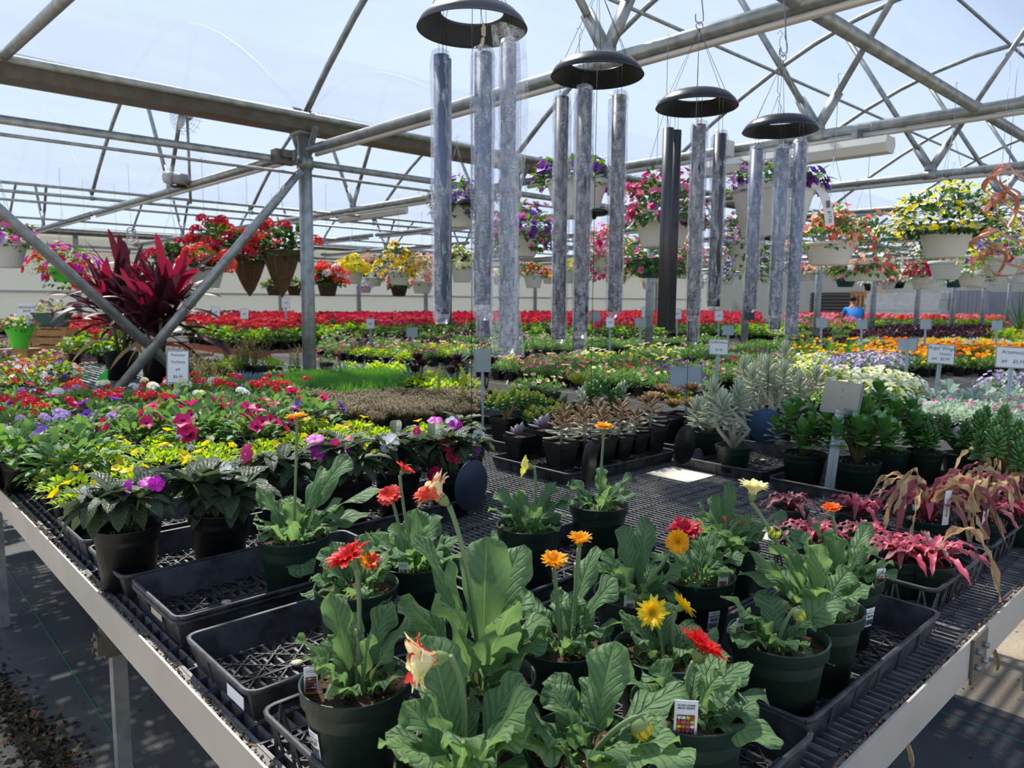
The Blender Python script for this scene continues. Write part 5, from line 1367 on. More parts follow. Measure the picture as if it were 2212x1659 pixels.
# cryptanthus
def crypt(lab,x,y,r,n,mat='crypt pink',mat2='crypt dusk',up=.25,dead=0,zr=.9,pr=.055,wd=.028):
    p=atz(x,y,zr);loc=Vc((p.x,p.y,ZB+.005));t=thing('star_bromeliad',lab,'potted plant',loc);round_pot(t,pr,.09,'pot green',n=24)
    mb=MB(mat)
    for i in range(n):
        f=i/n;a=i*2.4;L=r*(.35+.65*(1-f));el=up+.95*f;mb.use(mat2 if R.random()<.35+.3*(1-f) and mat2 else mat)
        e=Vc((math.cos(a)*L,math.sin(a)*L,.09+L*math.sin(el)*.55-(.03 if f<.4 else 0)));leaf(mb,Vc((0,0,.08)),Vc((math.cos(a)*L*.5,math.sin(a)*L*.5,.10+L*math.sin(el)*.75+.02)),e,wd*(.7+.5*(1-f)),14,2,lambda w:(1-w)**.6*.9+.08,.35,.004,26,up=Z,twist=R.uniform(-.3,.3))
    mb.build('foliage',t)
    if dead:
        mb=MB('dried','crypt pink')
        for i in range(dead):
            a=R.random()*6.28;L=r*R.uniform(.8,1.3);mb.use('dried' if R.random()<.75 else 'crypt dusk')
            hi=.12+r*R.uniform(.3,.9);leaf(mb,Vc((0,0,.085)),Vc((math.cos(a)*L*.55,math.sin(a)*L*.55,hi+.09)),Vc((math.cos(a)*L,math.sin(a)*L,R.uniform(-.0,.16))),wd*R.uniform(.4,.75),16,2,lambda w:(1-w)**.5*.9+.1,.7,.01,22,up=Z,twist=R.uniform(-2.5,2.5))
        mb.build('dried_leaves',t,'tan withered leaves')
    return t
crypt('dusky red star-shaped plant under the bent metal sign post',1708,1085,.10,16,'crypt dusk','crypt dusk')
crypt('dusky pink star-shaped plant left of the orange gerbera',1755,1150,.11,18,'crypt dusk','crypt pink')
crypt('pink star-shaped plant behind the orange gerbera',1850,1095,.12,18)
crypt('small pink star-shaped plant in the second row of the tray',1868,1150,.10,16)
crypt('brightest pink star-shaped plant spilling over the front rim of its tray',2010,1200,.15,24,dead=1)
crypt('dusky star-shaped plant with a tiny yellow centre, left of the brightest pink one',1945,1190,.11,20,'crypt dusk','crypt pink')
t=crypt('large upright pink plant with long tan withered leaves, tallest of its group',2005,1085,.17,18,dead=16,up=.6,zr=.93,wd=.038,pr=.07)
mb=MB('paper');mb.box((0,0,0),(.011,.0006,.05));o=mb.build('plant_marker',t,smooth=False,loc=(.01,-.075,.14),rot=(.05,.0,.3));text_mesh('Black Mystic',.0105,'hand ink',o,(0,-.0012,0),(PI/2,-PI/2,0),shear=.2)
t=crypt('withered pink plant at the right edge with drooping tan leaves',2120,1095,.15,16,dead=14,up=.5,zr=.92,wd=.034,pr=.065)
mb=MB('paper');mb.box((0,0,0),(.009,.0006,.028));o=mb.build('plant_marker',t,smooth=False,loc=(-.03,-.066,.12),rot=(.05,.0,.3));text_mesh('Pink',.009,'hand ink',o,(0,-.0012,0),(PI/2,-PI/2,0))
t=crypt('pink and brown plant beyond the withered one at the right edge',2160,1045,.15,16,dead=9,up=.5,zr=.92)
crypt('withered pink plant in the far corner tray, half cut by the right edge',2205,1100,.13,12,dead=10,up=.4)
for (x,y,l) in ((1945,1105,'blank white plant marker among the pink star-shaped plants'),(1975,1065,'short white plant marker behind the pink star-shaped plants')):
    p=atz(x,y,.86);t=thing('plant_marker',l,'plant marker',Vc((p.x,p.y,.80)));MB('paper').box((0,0,.05),(.005,.0005,.05)).build('stake',t,smooth=False)

# ================================================================ sign stands
def sign(lab,x0,y0,x1,y1,d,bx,by,text=None,plate='aluminium sheet',tilt=.12,card=None,flip=False,rz=0.,stw=.022,tscale=1.,group=None):
    c=atd((x0+x1)/2,(y0+y1)/2,d);s=d/1600;w=(x1-x0)*s;h=(y1-y0)*s
    foot=atd(bx,by,d);fx=foot.x-c.x;zb=ZB+.004
    t=thing('sign_stand',lab,'sign',Vc((foot.x,foot.y,zb)),0,group)
    top=c-Vc((foot.x,foot.y,zb))
    m=MB('aluminium sheet');a=Vc((0,0,0));b=top-Z*h*.38+Vc((0,.006,0));dd=(b-a);n=dd.normalized();sx=Vc((1,0,0));sx=(sx-n*sx.dot(n)).normalized();y=n.cross(sx)
    for q in (-1,1): m.box((a+b)/2+sx*q*stw*.27,(stw*.23,.0009,dd.length/2),(sx,y,n))
    m.box((a+b)/2+y*.002,(stw*.06,.0016,dd.length/2),(sx,y,n));m.box((0,0,.0),(.035,.03,.002))
    m.build('stake',t,smooth=False)
    M=Matrix.Rotation(rz,3,'Z')@Matrix.Rotation(-tilt,3,'X')@Matrix.Rotation(math.atan2(fx*-.25,h) if abs(fx)>.01 else 0,3,'Y')
    X,Y,ZZ=M@Vc((1,0,0)),M@Vc((0,1,0)),M@Vc((0,0,1))
    m=MB(plate);m.box(top,(w/2,.001,h/2),(X,Y,ZZ))
    for q in (-1,1): m.box(top+X*q*(w/2)-Y*.003,(.0012,.004,h/2),(X,Y,ZZ));m.box(top+ZZ*q*(h/2)-Y*.003,(w/2 if q<0 else w*.18,.004,.0012),(X,Y,ZZ))
    if not text:
        for q in (-.25,0,.25): m.ball(top-Y*.002+ZZ*h*q,.0026,8,4)
    pl=m.build('plate',t,smooth=False)
    if text:
        m=MB('paper');m.box(top-Y*.0025,(w/2*.95,.0006,h/2*.93),(X,Y,ZZ));cd=m.build('card',t,smooth=False)
        e=M.to_4x4()@Matrix.Rotation(PI/2,4,'X')
        for k,(tx,fs,oz,ox) in enumerate(text):
            text_mesh(tx,h*fs,'hand ink',cd,top-Y*.0038+ZZ*h*oz+X*w*ox,e.to_euler(),shear=.15)
    return t
sign('bare square metal sign with rivets on a bent stake, between the jade plants',1779,824,1858,893,2.68,1788,1068,tilt=-.1,rz=-.12,stw=.036)
sign('square metal sign seen from behind, above the rosette succulents',1448,792,1518,846,3.75,1486,925,tilt=.25,rz=.1,stw=.018)
sign('small narrow metal sign beside the yellow-tipped jades',1024,754,1060,803,4.0,1043,930,tilt=.05,stw=.014)
sign('slanted handwritten white sign among the verbenas at the left',361,757,408,828,4.0,380,950,[('Petunias',.13,.36,0),('Verbena',.13,.15,0),('#4',.12,-.08,0),('$6.49',.13,-.3,0)],tilt=.1,stw=.014)
sign('handwritten Angel Wings sign on a metal stake',2003,744,2062,786,5.1,2020,850,[('Angel Wings',.26,.3,0),('Senecio',.2,.02,.15),('#4   $5.99',.22,-.25,.0)],stw=.03)
sign('handwritten Artemesia sign at the right edge',2150,750,2225,795,4.7,2177,880,[('Artemesia',.27,.25,0),('#4    $5.99',.25,-.2,0)],stw=.03)
sign('handwritten Calibrachoa sign between the third and fourth wind chimes',1531,733,1574,766,5.9,1546,800,[('Calibrachoa',.24,.3,0),('$5.99',.22,-.2,0)],stw=.03,rz=.15)
sign('grey metal sign above the orange marigolds',1940,732,1982,757,6.6,1958,800,stw=.03)
p=None
for x,y,l in ((1862,703,'small grey sign above the purple-leaved plants'),(2000,703,'small grey sign in front of the burgundy foliage'),(2154,706,'pale grey sign in front of the lime foliage at right'),(1775,700,'dark grey sign below the fourth distant post'),(1573,716,'grey sign just behind the Calibrachoa sign'),(1384,700,'grey sign in the middle distance beside a post'),(1318,699,'white sign card in the middle distance behind the second chime'),(1553,685,'white sign card at the far red geraniums, right of the third chime'),(1463,681,'white sign card at the far red geraniums, behind the black tubes'),(1395,677,'small white sign card at the far red geraniums, left of the black tubes'),(800,702,'white sign card in the middle distance left of the nearest chime'),(528,681,'white sign card among red geraniums at left'),(617,657,'white sign card rising above the far geraniums at left'),(466,677,'tilted white sign card at the left end of the geraniums'),(1285,686,'grey sign among the far red geraniums'),(890,720,'dull grey sign in the calibrachoas')):
    wh='white' in l;d=9. if y>695 else 12.5
    if x<700:d=11.5
    s=15 if wh else 20;h=14 if wh else 13
    sign(l,x-s*.6,y-h,x+s*.6,y+h*.6,d,x,y+32,[('#4',.3,0,0)] if wh else None,stw=.03)

# ================================================================ middle and far benches
Pt=patch
Pt([(1060,800),(1060,775),(1240,770),(1260,800),(1190,830)],['cal_pink','cal_peach'],'pink calibrachoa just behind the yellow-tipped jades','pink calibrachoas behind the jades',.16,.17,mx=40)
Pt([(1240,815),(1250,770),(1400,775),(1450,830),(1330,830)],['cal_red','cal_none'],'dark red calibrachoa behind the lime rosettes','dark red calibrachoas',.16,.17,mx=30)
Pt([(1400,840),(1390,780),(1500,780),(1530,830)],['cal_violet'],'violet calibrachoa behind the square metal sign','violet calibrachoas',.16,.17,mx=30)
Pt([(1240,770),(1260,730),(1480,735),(1480,780)],['cal_yel','cal_none'],'pale yellow calibrachoa with dark eyes in the middle distance','dark-eyed yellow calibrachoas',.17,.17,mx=40)
Pt([(1500,800),(1500,765),(1700,760),(1700,800)],['cal_red','cal_none','cal_violet'],'red or violet calibrachoa in front of the Calibrachoa sign','mixed calibrachoas by the sign',.17,.17,mx=50)
Pt([(700,785),(700,745),(930,740),(1120,750),(1120,775),(1000,800),(900,800)],['cal_pale','light_mix','cal_peach','cal_pink'],'pale flowered bedding plant in the broad field left of the nearest chime','pale bedding plants of the middle field',.18,.17,mx=90)
Pt([(690,745),(700,722),(1130,715),(1130,750)],['green_mix','cal_pale','plum_leaf','green_mix'],'green bedding plant in the farther rows of the left middle field','green bedding plants of the left middle field',.19,.17,mx=150)
Pt([(1130,770),(1130,712),(1350,708),(1700,712),(1720,765),(1500,768)],['cal_none','green_mix','cal_none','cal_pale','green_mix'],'fine green bedding plant with few flowers in the right middle field','fine green plants of the right middle field',.2,.17,mx=190)
Pt([(1680,815),(1685,770),(1780,768),(1790,815)],['alys'],'plant with dense cream flowers at the left of the white group','cream-flowered plants',.16,.17,mx=30)
Pt([(1780,800),(1785,770),(1950,770),(1950,800)],['nemesia'],'plant with many tiny lilac flowers beside the grey metal sign','lilac-flowered plants',.16,.18,mx=30)
Pt([(1770,840),(1780,800),(1960,798),(1980,830),(1960,850)],['white_pet'],'white-flowered plant behind the jade leaves','white-flowered plants',.16,.17,mx=30)
Pt([(1690,850),(1690,815),(1775,812),(1775,850)],['white_pet','cal_red'],'cream or red flowered plant behind the tall grey felt leaves','plants behind the felt leaves',.17,.17,mx=12)
Pt([(1870,880),(1950,830),(2150,815),(2160,850),(2020,880)],['angel'],'broad silver-white leaved plant in front of the Angel Wings sign','broad silver-leaved plants',.24,.17,mx=12,sc=(.7,.85))
Pt([(1950,925),(1990,885),(2060,860),(2225,855),(2225,920)],['varieg','varieg','artem'],'low plant with white and green leaves across the aisle from the jades','white-leaved groundcover plants',.12,.12,mx=90)
Pt([(2120,860),(2140,800),(2225,800),(2225,860)],['nemesia','artem'],'lilac or silvery plant around the Artemesia sign stake','plants around the Artemesia sign',.18,.17,mx=20)
Pt([(1700,765),(1720,738),(1860,735),(1860,762)],['broad','marigold_y'],'broad-leaved green plant left of the marigolds','broad-leaved green plants',.2,.2,mx=26)
Pt([(1800,775),(1850,742),(2225,738),(2225,775)],['marigold','marigold_y'],'marigold with orange or golden flowers','marigolds',.18,.18,mx=110)
Pt([(1700,738),(1700,720),(1780,705),(1850,708),(1850,735)],['plum_leaf','green_mix'],'low purple-leaved plant beneath the dark grey sign','low purple-leaved plants',.2,.17,mx=60)
Pt([(1850,738),(1850,715),(2225,722),(2225,738)],['artem','varieg','light_mix'],'pale low foliage plant behind the marigolds','pale foliage behind the marigolds',.2,.15,mx=60)
Pt([(1850,715),(1860,693),(2140,690),(2140,722)],['coleus'],'tall burgundy-leaved plant in the dark band at the right','burgundy-leaved plants',.24,.24,mx=80)
Pt([(2100,722),(2140,692),(2225,692),(2225,722)],['coleus_lime','ger_leaf'],'lime green leafy plant at the far right','lime green plants at right',.24,.24,mx=30)
Pt([(1700,712),(1760,690),(1860,690),(1850,712)],['dusk','coleus_lime','ger_pink'],'bronze or pink plant left of the burgundy foliage','bronze and pink plants',.24,.22,mx=40)
Pt([(1700,692),(1700,676),(2060,674),(2060,692)],['ger_red','ger_orange','ger_leaf','ger_pink'],'geranium in the farthest rows at the right','far geraniums at right',.3,.26,mx=30)
Pt([(2060,692),(2060,674),(2225,674),(2225,692)],['ger_orange','ger_pink'],'orange or pink geranium at the far right','far orange and pink geraniums',.28,.26,mx=25)
Pt([(405,715),(410,690),(640,685),(640,722)],['ger_red','ger_leaf','ger_red'],'red geranium on the red-edged bench left of the thick post','near red geraniums at left',.23,.26,mx=45)
Pt([(415,690),(420,668),(650,664),(650,688)],['ger_cherry','ger_crim'],'cherry-pink geranium in the back rows at left','cherry geraniums at left',.27,.28,mx=40)
Pt([(640,718),(650,690),(840,685),(840,712)],['ger_red','ger_leaf','ger_crim'],'red geranium just right of the thick post','red geraniums right of the thick post',.25,.26,mx=45)
Pt([(650,690),(660,668),(1130,666),(1130,700),(840,705)],['ger_crim','ger_red'],'crimson geranium of the long far rows behind the nearest chime','long far rows of crimson geraniums',.27,.28,mx=45)
Pt([(1130,708),(1130,668),(1640,672),(1640,700),(1300,708)],['ger_crim','ger_red','ger_crim','ger_leaf'],'crimson geranium of the far rows behind the second and third chimes','far rows of crimson geraniums, right half',.29,.28,mx=40)
Pt([(1600,712),(1620,688),(1700,688),(1720,712)],['ger_leaf','alys'],'leafy pale plant behind the fourth chime','leafy plants behind the fourth chime',.26,.22,mx=30)
Pt([(150,735),(150,695),(260,690),(270,735)],['ger_red','ger_leaf'],'red geranium behind the wooden crate','red geraniums behind the crate',.25,.26,mx=30)
Pt([(-10,690),(-10,660),(60,655),(160,690),(100,700)],['ger_leaf','coleus'],'tall leafy plant at the far left','leafy plants at far left',.26,.28,mx=20)

# left edge mixed planters
def mixed(lab,x,y,d,r,cols,potm,ph,pw,name='mixed_planter',shape='round',sc=1.):
    c=atd(x,y,d);c.z=ZB+.004;t=thing(name,lab,'planter',c)
    if shape=='round': mb=MB(potm);mb.lathe([(pw*.7,0),(pw*.97,ph*.85),(pw*1.04,ph*.86),(pw*1.05,ph),(pw*.97,ph),(pw*.9,ph*.8),(.001,ph*.8)],24);mb.build('pot',t)
    elif shape=='box':
        mb=MB(potm)
        for z,w_,q in ((0,pw*.82,.6),(ph*.85,pw,.7),(ph*.85,pw*1.06,.76),(ph,pw*1.07,.77),(ph*.98,pw*.98,.68)):
            b=len(mb.v)
            for sx,sy in ((1,-1),(1,1),(-1,1),(-1,-1)): mb.av((sx*w_,sy*pw*.5*q,z))
            if b>=4:
                for i in range(4):k=(i+1)%4;mb.af(b-4+i,b-4+k,b+k,b+i)
        mb.af(*[len(mb.v)-4+i for i in range(4)]);mb.build('pot',t,smooth=False)
    else:
        mb=MB(potm);n=32;pr=[(.6,0),(.8,.5),(1.0,.86),(1.25,1.08)]
        for (q,z) in pr:
            for j in range(n):
                a=2*PI*j/n;k=1+(.22*max(0,math.cos(2*a))**3 if z>.8 else 0);mb.av((pw*q*k*math.cos(a),pw*q*k*math.sin(a)*.8,ph*(z+(.16*max(0,math.cos(2*a)) if z>.8 else 0))))
        for i in range(3):
            for j in range(n): kk=(j+1)%n;mb.af(i*n+j,i*n+kk,(i+1)*n+kk,(i+1)*n+j)
        mb.build('pot',t)
    mb=MB();mb.mats=[]
    dome(mb,'mid leaf',90,r,ph*.9,r*.7,.05,.025,4);dome(mb,'light leaf',40,r,ph,r*.9,.05,.025,4);mb.build('foliage',t)
    mb=MB();mb.mats=[]
    for i,(p,n) in enumerate(pts_dome(len(cols)*6,r*1.02,ph*.95,r*.95,.15)):
        cc=cols[i%len(cols)];disc(mb,p,n,.022,5,cc) if i%2 else umbel(mb,p,n,.019,cc,12)
    mb.build('blossoms',t);return t
crt=atz(118,775,ZB);t=thing('wooden_crate','small slatted wooden crate on the bare bench under the dark green planter','crate',W(*uv(crt),ZB),.15)
mb=MB('wood')
for z in (.04,.13,.22,.31):
    for s in (-1,1): mb.box((0,s*.17,z),(.19,.007,.034));mb.box((s*.19,0,z),(.007,.17,.034))
for sx in (-1,1):
    for sy in (-1,1): mb.box((sx*.185,sy*.165,.18),(.02,.02,.18))
for i in range(6): mb.box((-.16+.064*i,0,.365),(.028,.18,.007))
mb.build('slats',t,smooth=False)
dc=proj(W(*uv(crt),ZB+.37))[2]
t=mixed('dark green planter of purple petunias on the wooden crate',0,0,1,.17,['purple','pale pink','plum','gold'],'dark green plastic',.16,.19,shape='box');t.location=W(*uv(crt),ZB+.373)
lb=mixed('lime green scallop-edged basket of mixed flowers beside the crate',44,752,7.2,.15,['red','gold','violet','cream'],'lime plastic',.19,.12,'flower_basket','scallop')
q=atd(44,752,7.2);lb.location.z=q.z;t=thing('wooden_box','low brown wooden box under the lime green basket','box',Vc((q.x,q.y,ZB+.004)))
hb=max(.03,(q.z-ZB-.008)/2);mb=MB('wood')
for zz in (.25,.75): mb.box((0,0,hb*2*zz),(.14,.12,hb*.46))
mb.box((0,0,hb*2-.004),(.15,.13,.004));mb.build('slats',t,smooth=False)
mixed('terracotta pot with silvery foliage and an orange flower left of the bare bench',138,815,5.3,.12,['orange','white','violet'],'terracotta',.14,.075)
for i,(x,y,d,c,l) in enumerate(((30,835,5.2,['rose','red','cream'],'mixed flower pot with rose and red blooms at the left edge'),(85,800,5.8,['coral','orange','pale pink'],'mixed flower pot with coral and orange blooms'),(105,765,6.3,['pale pink','rose','purple'],'mixed flower pot of pink blooms in front of the crate'),(10,790,6.,['lilac','purple','plum'],'mixed flower pot with mauve blooms at the left edge'),(60,860,4.8,['red','white','gold'],'mixed flower pot with a white petunia and red blooms'),(0,720,8,['pale pink','crimson'],'mauve flower pot behind the lime basket'))):
    mixed(l,x,y,d,.15,c,'terracotta' if i%2 else 'pot black',.12,.09)
t=thing('plant_sign','handwritten white price sign behind the dark green planter','sign',atd(58,668,8.5))
mb=MB('paper');mb.box((0,0,0),(.10,.002,.07));o=mb.build('card',t,smooth=False);text_mesh('GERANIUM\n$6.49',.04,'hand ink',o,(0,-.004,0),(PI/2,0,0));MB('aluminium sheet').box((0,.004,-.35),(.02,.002,.35)).build('stake',t,smooth=False)
# neon arrow card
p=atz(222,822,ZB);t=thing('price_card','neon green triangular card standing at the foot of the cordyline pots','card',p)
m=MB('neon');a=[(-.06,0,.0),(.04,0,0),(.05,0,.11)];b=[(x,.003,z) for x,y,z in a];m.ngon(a);m.ngon(b[::-1])
for i in range(3):k=(i+1)%3;m.ngon([a[i],b[i],b[k],a[k]])
m.build('card',t,smooth=False)
# cordylines
def cordyline(lab,x,y,h,r,seed,n=44):
    p=atz(x,y,ZB+.2);t=thing('cordyline',lab,'potted plant',Vc((p.x,p.y,ZB+.004)));rr=random.Random(seed)
    round_pot(t,.14,.24,'pot black',n=32,rb=.115)
    mb=MB('olive leaf')
    st=[]
    for i in range(4):
        a=i*1.7+seed;e=Vc((.09*math.cos(a),.09*math.sin(a),.24+h*(.18+.13*i)));st.append(e);mb.tube([(.02*math.cos(a),.02*math.sin(a),.2),e],[.016,.012],8)
    mb.build('stem',t);mb=MB('cordyline','burgundy')
    for k,e in enumerate(st):
        for j in range(n//3+4):
            a=j*2.4+k;f=j/(n//3+4);el=.15+1.25*f;L=r*rr.uniform(.8,1.1);d=Vc((math.cos(a)*math.cos(el),math.sin(a)*math.cos(el),math.sin(el)))
            mb.use('cordyline' if (f>.35 and rr.random()<.55) else 'burgundy');ee=e+d*L-Z*L*.35*(1-f)**2
            leaf(mb,e,e+d*L*.55+Z*L*.12,ee,.078*rr.uniform(.8,1.1),12,2,lambda w:(.2+.8*math.sin(PI*min(1,w**.8))**.7) if w<.97 else .05,.3,twist=rr.uniform(-.7,.7))
    mb.build('foliage',t)
    mb=MB('dried','burgundy')
    for j in range(6):
        a=rr.random()*6.28;L=r*.65;mb.use('burgundy' if j%2 else 'dried');leaf(mb,Vc((0,0,.3)),Vc((math.cos(a)*L*.5,math.sin(a)*L*.5,.42)),Vc((math.cos(a)*L,math.sin(a)*L,.14)),.05,10,1,strap,.5,twist=1.)
    mb.build('dried_leaves',t,'brown drooping dead leaves');return t
cordyline('burgundy cordyline in a black tub, left of the brace crossing',262,770,.75,.60,1,54)
cordyline('burgundy cordyline in a black tub, right of the brace crossing',345,782,.70,.55,2,50)

# geraniums too far to count: one mass
mb=MB('mid leaf')
for (u,v,k) in REST:
    cs={'ger_red':['crimson','crimson','red'],'ger_crim':['crimson','cherry'],'ger_pink':['rose','pale pink'],'ger_orange':['flame','orange'],'ger_cherry':['cherry','hot pink'],'ger_leaf':['red']}[k];b=W(u,v,ZB)
    mb.use('pot black');mb.lathe([(.046,0),(.062,.1),(.001,.09)],8,b)
    for j in range(26):
        d=rdir(-.1,1);p=b+Vc((d.x*.11,d.y*.11,.12+d.z*.12));mb.use('mid leaf');leaf(mb,p,p+d*.03+Z*.01,p+d*.06,.065,2,1,roundp)
    for p,n in pts_dome(4,.1,.25,.11,.3):
        umbel(mb,b+p,Z,.036,R.choice(cs),9,.6)
if mb.f: tag(mb.build('geranium_rows'),'mass of tiny far-off geraniums in the last rows by the far walls','geraniums',kind='stuff')
# ================================================================ hanging baskets
WIRES=[]
def basket(lab,x,yt,yb,wpx,fol,flo,ext=None,pot='white plastic',shape='tub',dia=.30,name='hanging_basket',n=170,nf=40,trail=0.,fr=.022,kind='disc',eye=None,hook=True,fh=.8,dd=None,group=None,fs=1.):
    if dd: dia=wpx*dd/1600
    d=dd or dia*1600/wpx;s=d/1600;c=atd(x,yb,d);t=thing(name,lab,'hanging basket',c,R.random()*6,group)
    h=max(.05,(yb-yt)*s);r=dia/2
    if shape=='cone':
        mb=MB('coir');n_=24
        for (q,z) in ((.03,0),(.3,.18),(.58,.45),(.82,.75),(1,1.),(.93,1.),(.6,.8)):
            for j in range(n_):
                a=2*PI*j/n_;w=r*q*(1+.06*noise.noise(Vc((math.cos(a)*3,math.sin(a)*3,z*6))));mb.av((w*math.cos(a),w*math.sin(a),h*z),(j/n_,z))
        for i in range(6):
            for j in range(n_): k=(j+1)%n_;mb.af(i*n_+j,i*n_+k,(i+1)*n_+k,(i+1)*n_+j)
        mb.build('coir_liner',t);mb=MB('wire')
        mb.tube([(r*1.02*math.cos(a*PI/12),r*1.02*math.sin(a*PI/12),h) for a in range(24)],.003,5,close=True)
        for i in range(8): a=i*PI/4;mb.tube([(0,0,0),(r*.6*math.cos(a),r*.6*math.sin(a),h*.45),(r*1.02*math.cos(a),r*1.02*math.sin(a),h)],.002,4)
        mb.build('wire_frame',t)
    else:
        rb=.66;mb=MB(pot);mb.lathe([(.001,.0),(r*rb*.95,0),(r*rb,.006),(r*.90,h*.80),(r*.93,h*.84),(r*.99,h*.85),(r*1.0,h*.88),(r*1.0,h*.99),(r*.98,h),(r*.94,h),(r*.86,h*.84),(r*.001,h*.82)],32);mb.build('pot',t)
    mb=MB();mb.mats=[];R0=r*(ext or 1.35);fz=h*.92
    dome(mb,fol,int(n*1.7),R0,fz,R0*fh,.052*fs*(1 if kind!='umbel' else 1.2),(.024 if kind!='umbel' else .05)*fs,4,1,lo=-.25,prof=oval if kind!='umbel' else roundp,lump=x*.37)
    if trail:
        for i in range(int(n*.6)):
            a=R.random()*6.28;q=r*R.uniform(1.0,1.25);z=fz-trail*R.random();p=Vc((q*math.cos(a),q*math.sin(a),z));e=p+Vc((math.cos(a)*.05,math.sin(a)*.05,-.03));leaf(mb,p,(p+e)/2+Z*.02,e,.032,4,1)
    mb.build('foliage',t)
    mb=MB();mb.mats=[]
    P=pts_dome(int(nf*1.5),R0*1.06,fz,R0*fh*1.08,-.1,x*.37)
    if trail:
        for i in range(nf//2):
            a=R.random()*6.28;q=r*1.3;P.append((Vc((q*math.cos(a),q*math.sin(a),fz-trail*R.random())),Vc((math.cos(a),math.sin(a),.1))))
    for p,nn in P:
        cc=R.choice(flo)
        if kind=='disc': disc(mb,p,nn,fr*R.uniform(.8,1.2),5,cc,eye)
        elif kind=='tiny': tinyf(mb,p,nn,fr,cc,5)
        else: umbel(mb,p+nn*.03,Z+nn*.6,fr*1.6,cc,16)
    if mb.f: mb.build('blossoms',t)
    if hook:
        mb=MB('wire');zt=h+R0*fh+.30;zt=min(zt,2.68-c.z) if c.z<2.5 else zt
        for i in range(3):
            a=i*2*PI/3+.4;mb.tube([(r*.97*math.cos(a),r*.97*math.sin(a),h*.97),(0,0,zt)],.0012,4)
        top=max(zt+.05,2.74-c.z)
        mb.tube([(0,0,zt),(.012,0,zt+.012),(0,0,zt+.028),(0,0,top-.03),(.012,0,top-.01),(.0,0,top+.008),(-.014,0,top-.006)],.0016,5);mb.build('hanger',t)
    return t
B=basket
B('white basket of violet flowers partly hidden by the nearest chime tubes',988,440,492,84,'mid leaf',['purple','violet','lilac'],1.5,trail=.1,kind='disc',eye='dark eye',nf=60)
B('white basket under violet trailing flowers, between the nearest and second chimes',1122,495,555,104,'mid leaf',['purple','violet','rose'],1.35,eye='dark eye',trail=.12,nf=70)
B('white basket of violet petunias hanging high behind the second chime',1245,392,470,138,'mid leaf',['purple','violet','violet'],1.25,eye='dark eye',nf=46,fh=.55,fr=.026)
t=B('white basket of pink flowers right of the second chime',1430,462,535,134,'mid leaf',['rose','rose','hot pink'],1.2,nf=70,fh=1.1,fr=.020,trail=.05)
B('green trailing basket with rose-pink flowers below the pink basket',1412,560,600,100,'mid leaf',['rose','pale pink'],1.6,pot='dark green plastic',eye='crimson',nf=34,fh=.8,n=260,trail=.08,dd=4.7)
B('large white basket of deep violet petunias behind the smallest chime',1665,402,515,182,'mid leaf',['plum','violet','purple'],1.12,eye='dark eye',nf=60,fh=.42,fr=.023,dia=.4)
B('white basket of coral flowers right of the smallest chime',1790,525,573,116,'mid leaf',['coral','coral','peach'],1.35,nf=70,fh=.85,eye='coral',fr=.02)
B('white basket of coral and white flowers, lower and farther right',1862,568,607,104,'mid leaf',['coral','peach','white'],1.5,nf=60,trail=.08,fh=1.2,dd=5.3)
t=B('large white basket heaped with yellow and white flowers',2040,492,557,112,'dark leaf',['yellow','lemon','lemon','white'],2.1,nf=190,fh=.72,n=420,fr=.016,trail=.02)
B('small empty-looking white basket directly below the yellow one',2042,565,604,72,'mid leaf',['rose'],.5,nf=3,n=20,fh=.3)
B('white basket hanging behind the copper spinners',2160,555,597,80,'light leaf',['yellow','hot pink','violet'],1.8,nf=60,fh=1.2,n=240)
B('white basket cut by the right edge, behind the copper spinners',2215,555,592,70,'mid leaf',['white','yellow'],1.2,nf=20)
B('small white basket of white and red flowers left of the copper spinner',2098,590,618,62,'light leaf',['white','white','coral'],1.25,nf=70,fr=.02,fh=.9)
B('white basket of white flowers beneath the small coral ones',1992,600,625,50,'mid leaf',['white','cream'],1.6,nf=60,fr=.024,fh=1.6)
B('dark green basket below the coral baskets',1826,600,620,46,'mid leaf',['hot pink'],1.2,pot='dark green plastic',nf=6)
B('white basket of hot pink flowers in the far right row',1988,592,612,40,'mid leaf',['hot pink','cherry'],1.5,nf=50,fr=.03,dd=9)
B('white basket far below the small coral and white ones',2110,602,622,56,'mid leaf',['cream'],.9,nf=8)
B('purple and white basket behind the tubes of the fourth chime',1610,520,585,80,'mid leaf',['lilac','pale pink','violet'],1.5,nf=50,n=260,trail=.3,fh=1.2)
B('yellow and violet basket seen between the fourth chime tubes',1668,575,612,66,'mid leaf',['yellow','coral','violet'],1.4,nf=40,fh=1.2)
B('tall trailing pink basket at the edge of the second chime tubes',1308,548,592,66,'light leaf',['rose','hot pink','rose'],1.3,nf=110,trail=.25,fh=1.3)
B('pink basket between the bare black tubes and the sleeved ones',1482,560,600,62,'light leaf',['rose','pale pink'],1.4,nf=70,fh=1.1)
B('white basket of yellow flowers behind the second chime tubes',1235,580,612,44,'light leaf',['gold','yellow'],1.2,nf=30)
B('white basket of coral-red flowers right of the nearest chime',1152,592,622,46,'mid leaf',['coral','red'],1.3,nf=30,dd=9)
B('pale yellow and plum basket seen through the nearest chime tubes',998,573,610,54,'light leaf',['cream','cream','plum'],1.25,nf=80,fh=1.1,fr=.03)
B('white basket of yellow flowers right of the thick post',762,583,613,52,'light leaf',['yellow','yellow','lemon'],1.45,nf=120,fr=.03,fh=.7)
B('dark basket of yellow flowers over black foliage, left of the nearest chime',862,588,616,50,'dark leaf',['yellow','lemon','gold'],1.7,nf=80,fh=1.3,n=260,fr=.03,dd=9.)
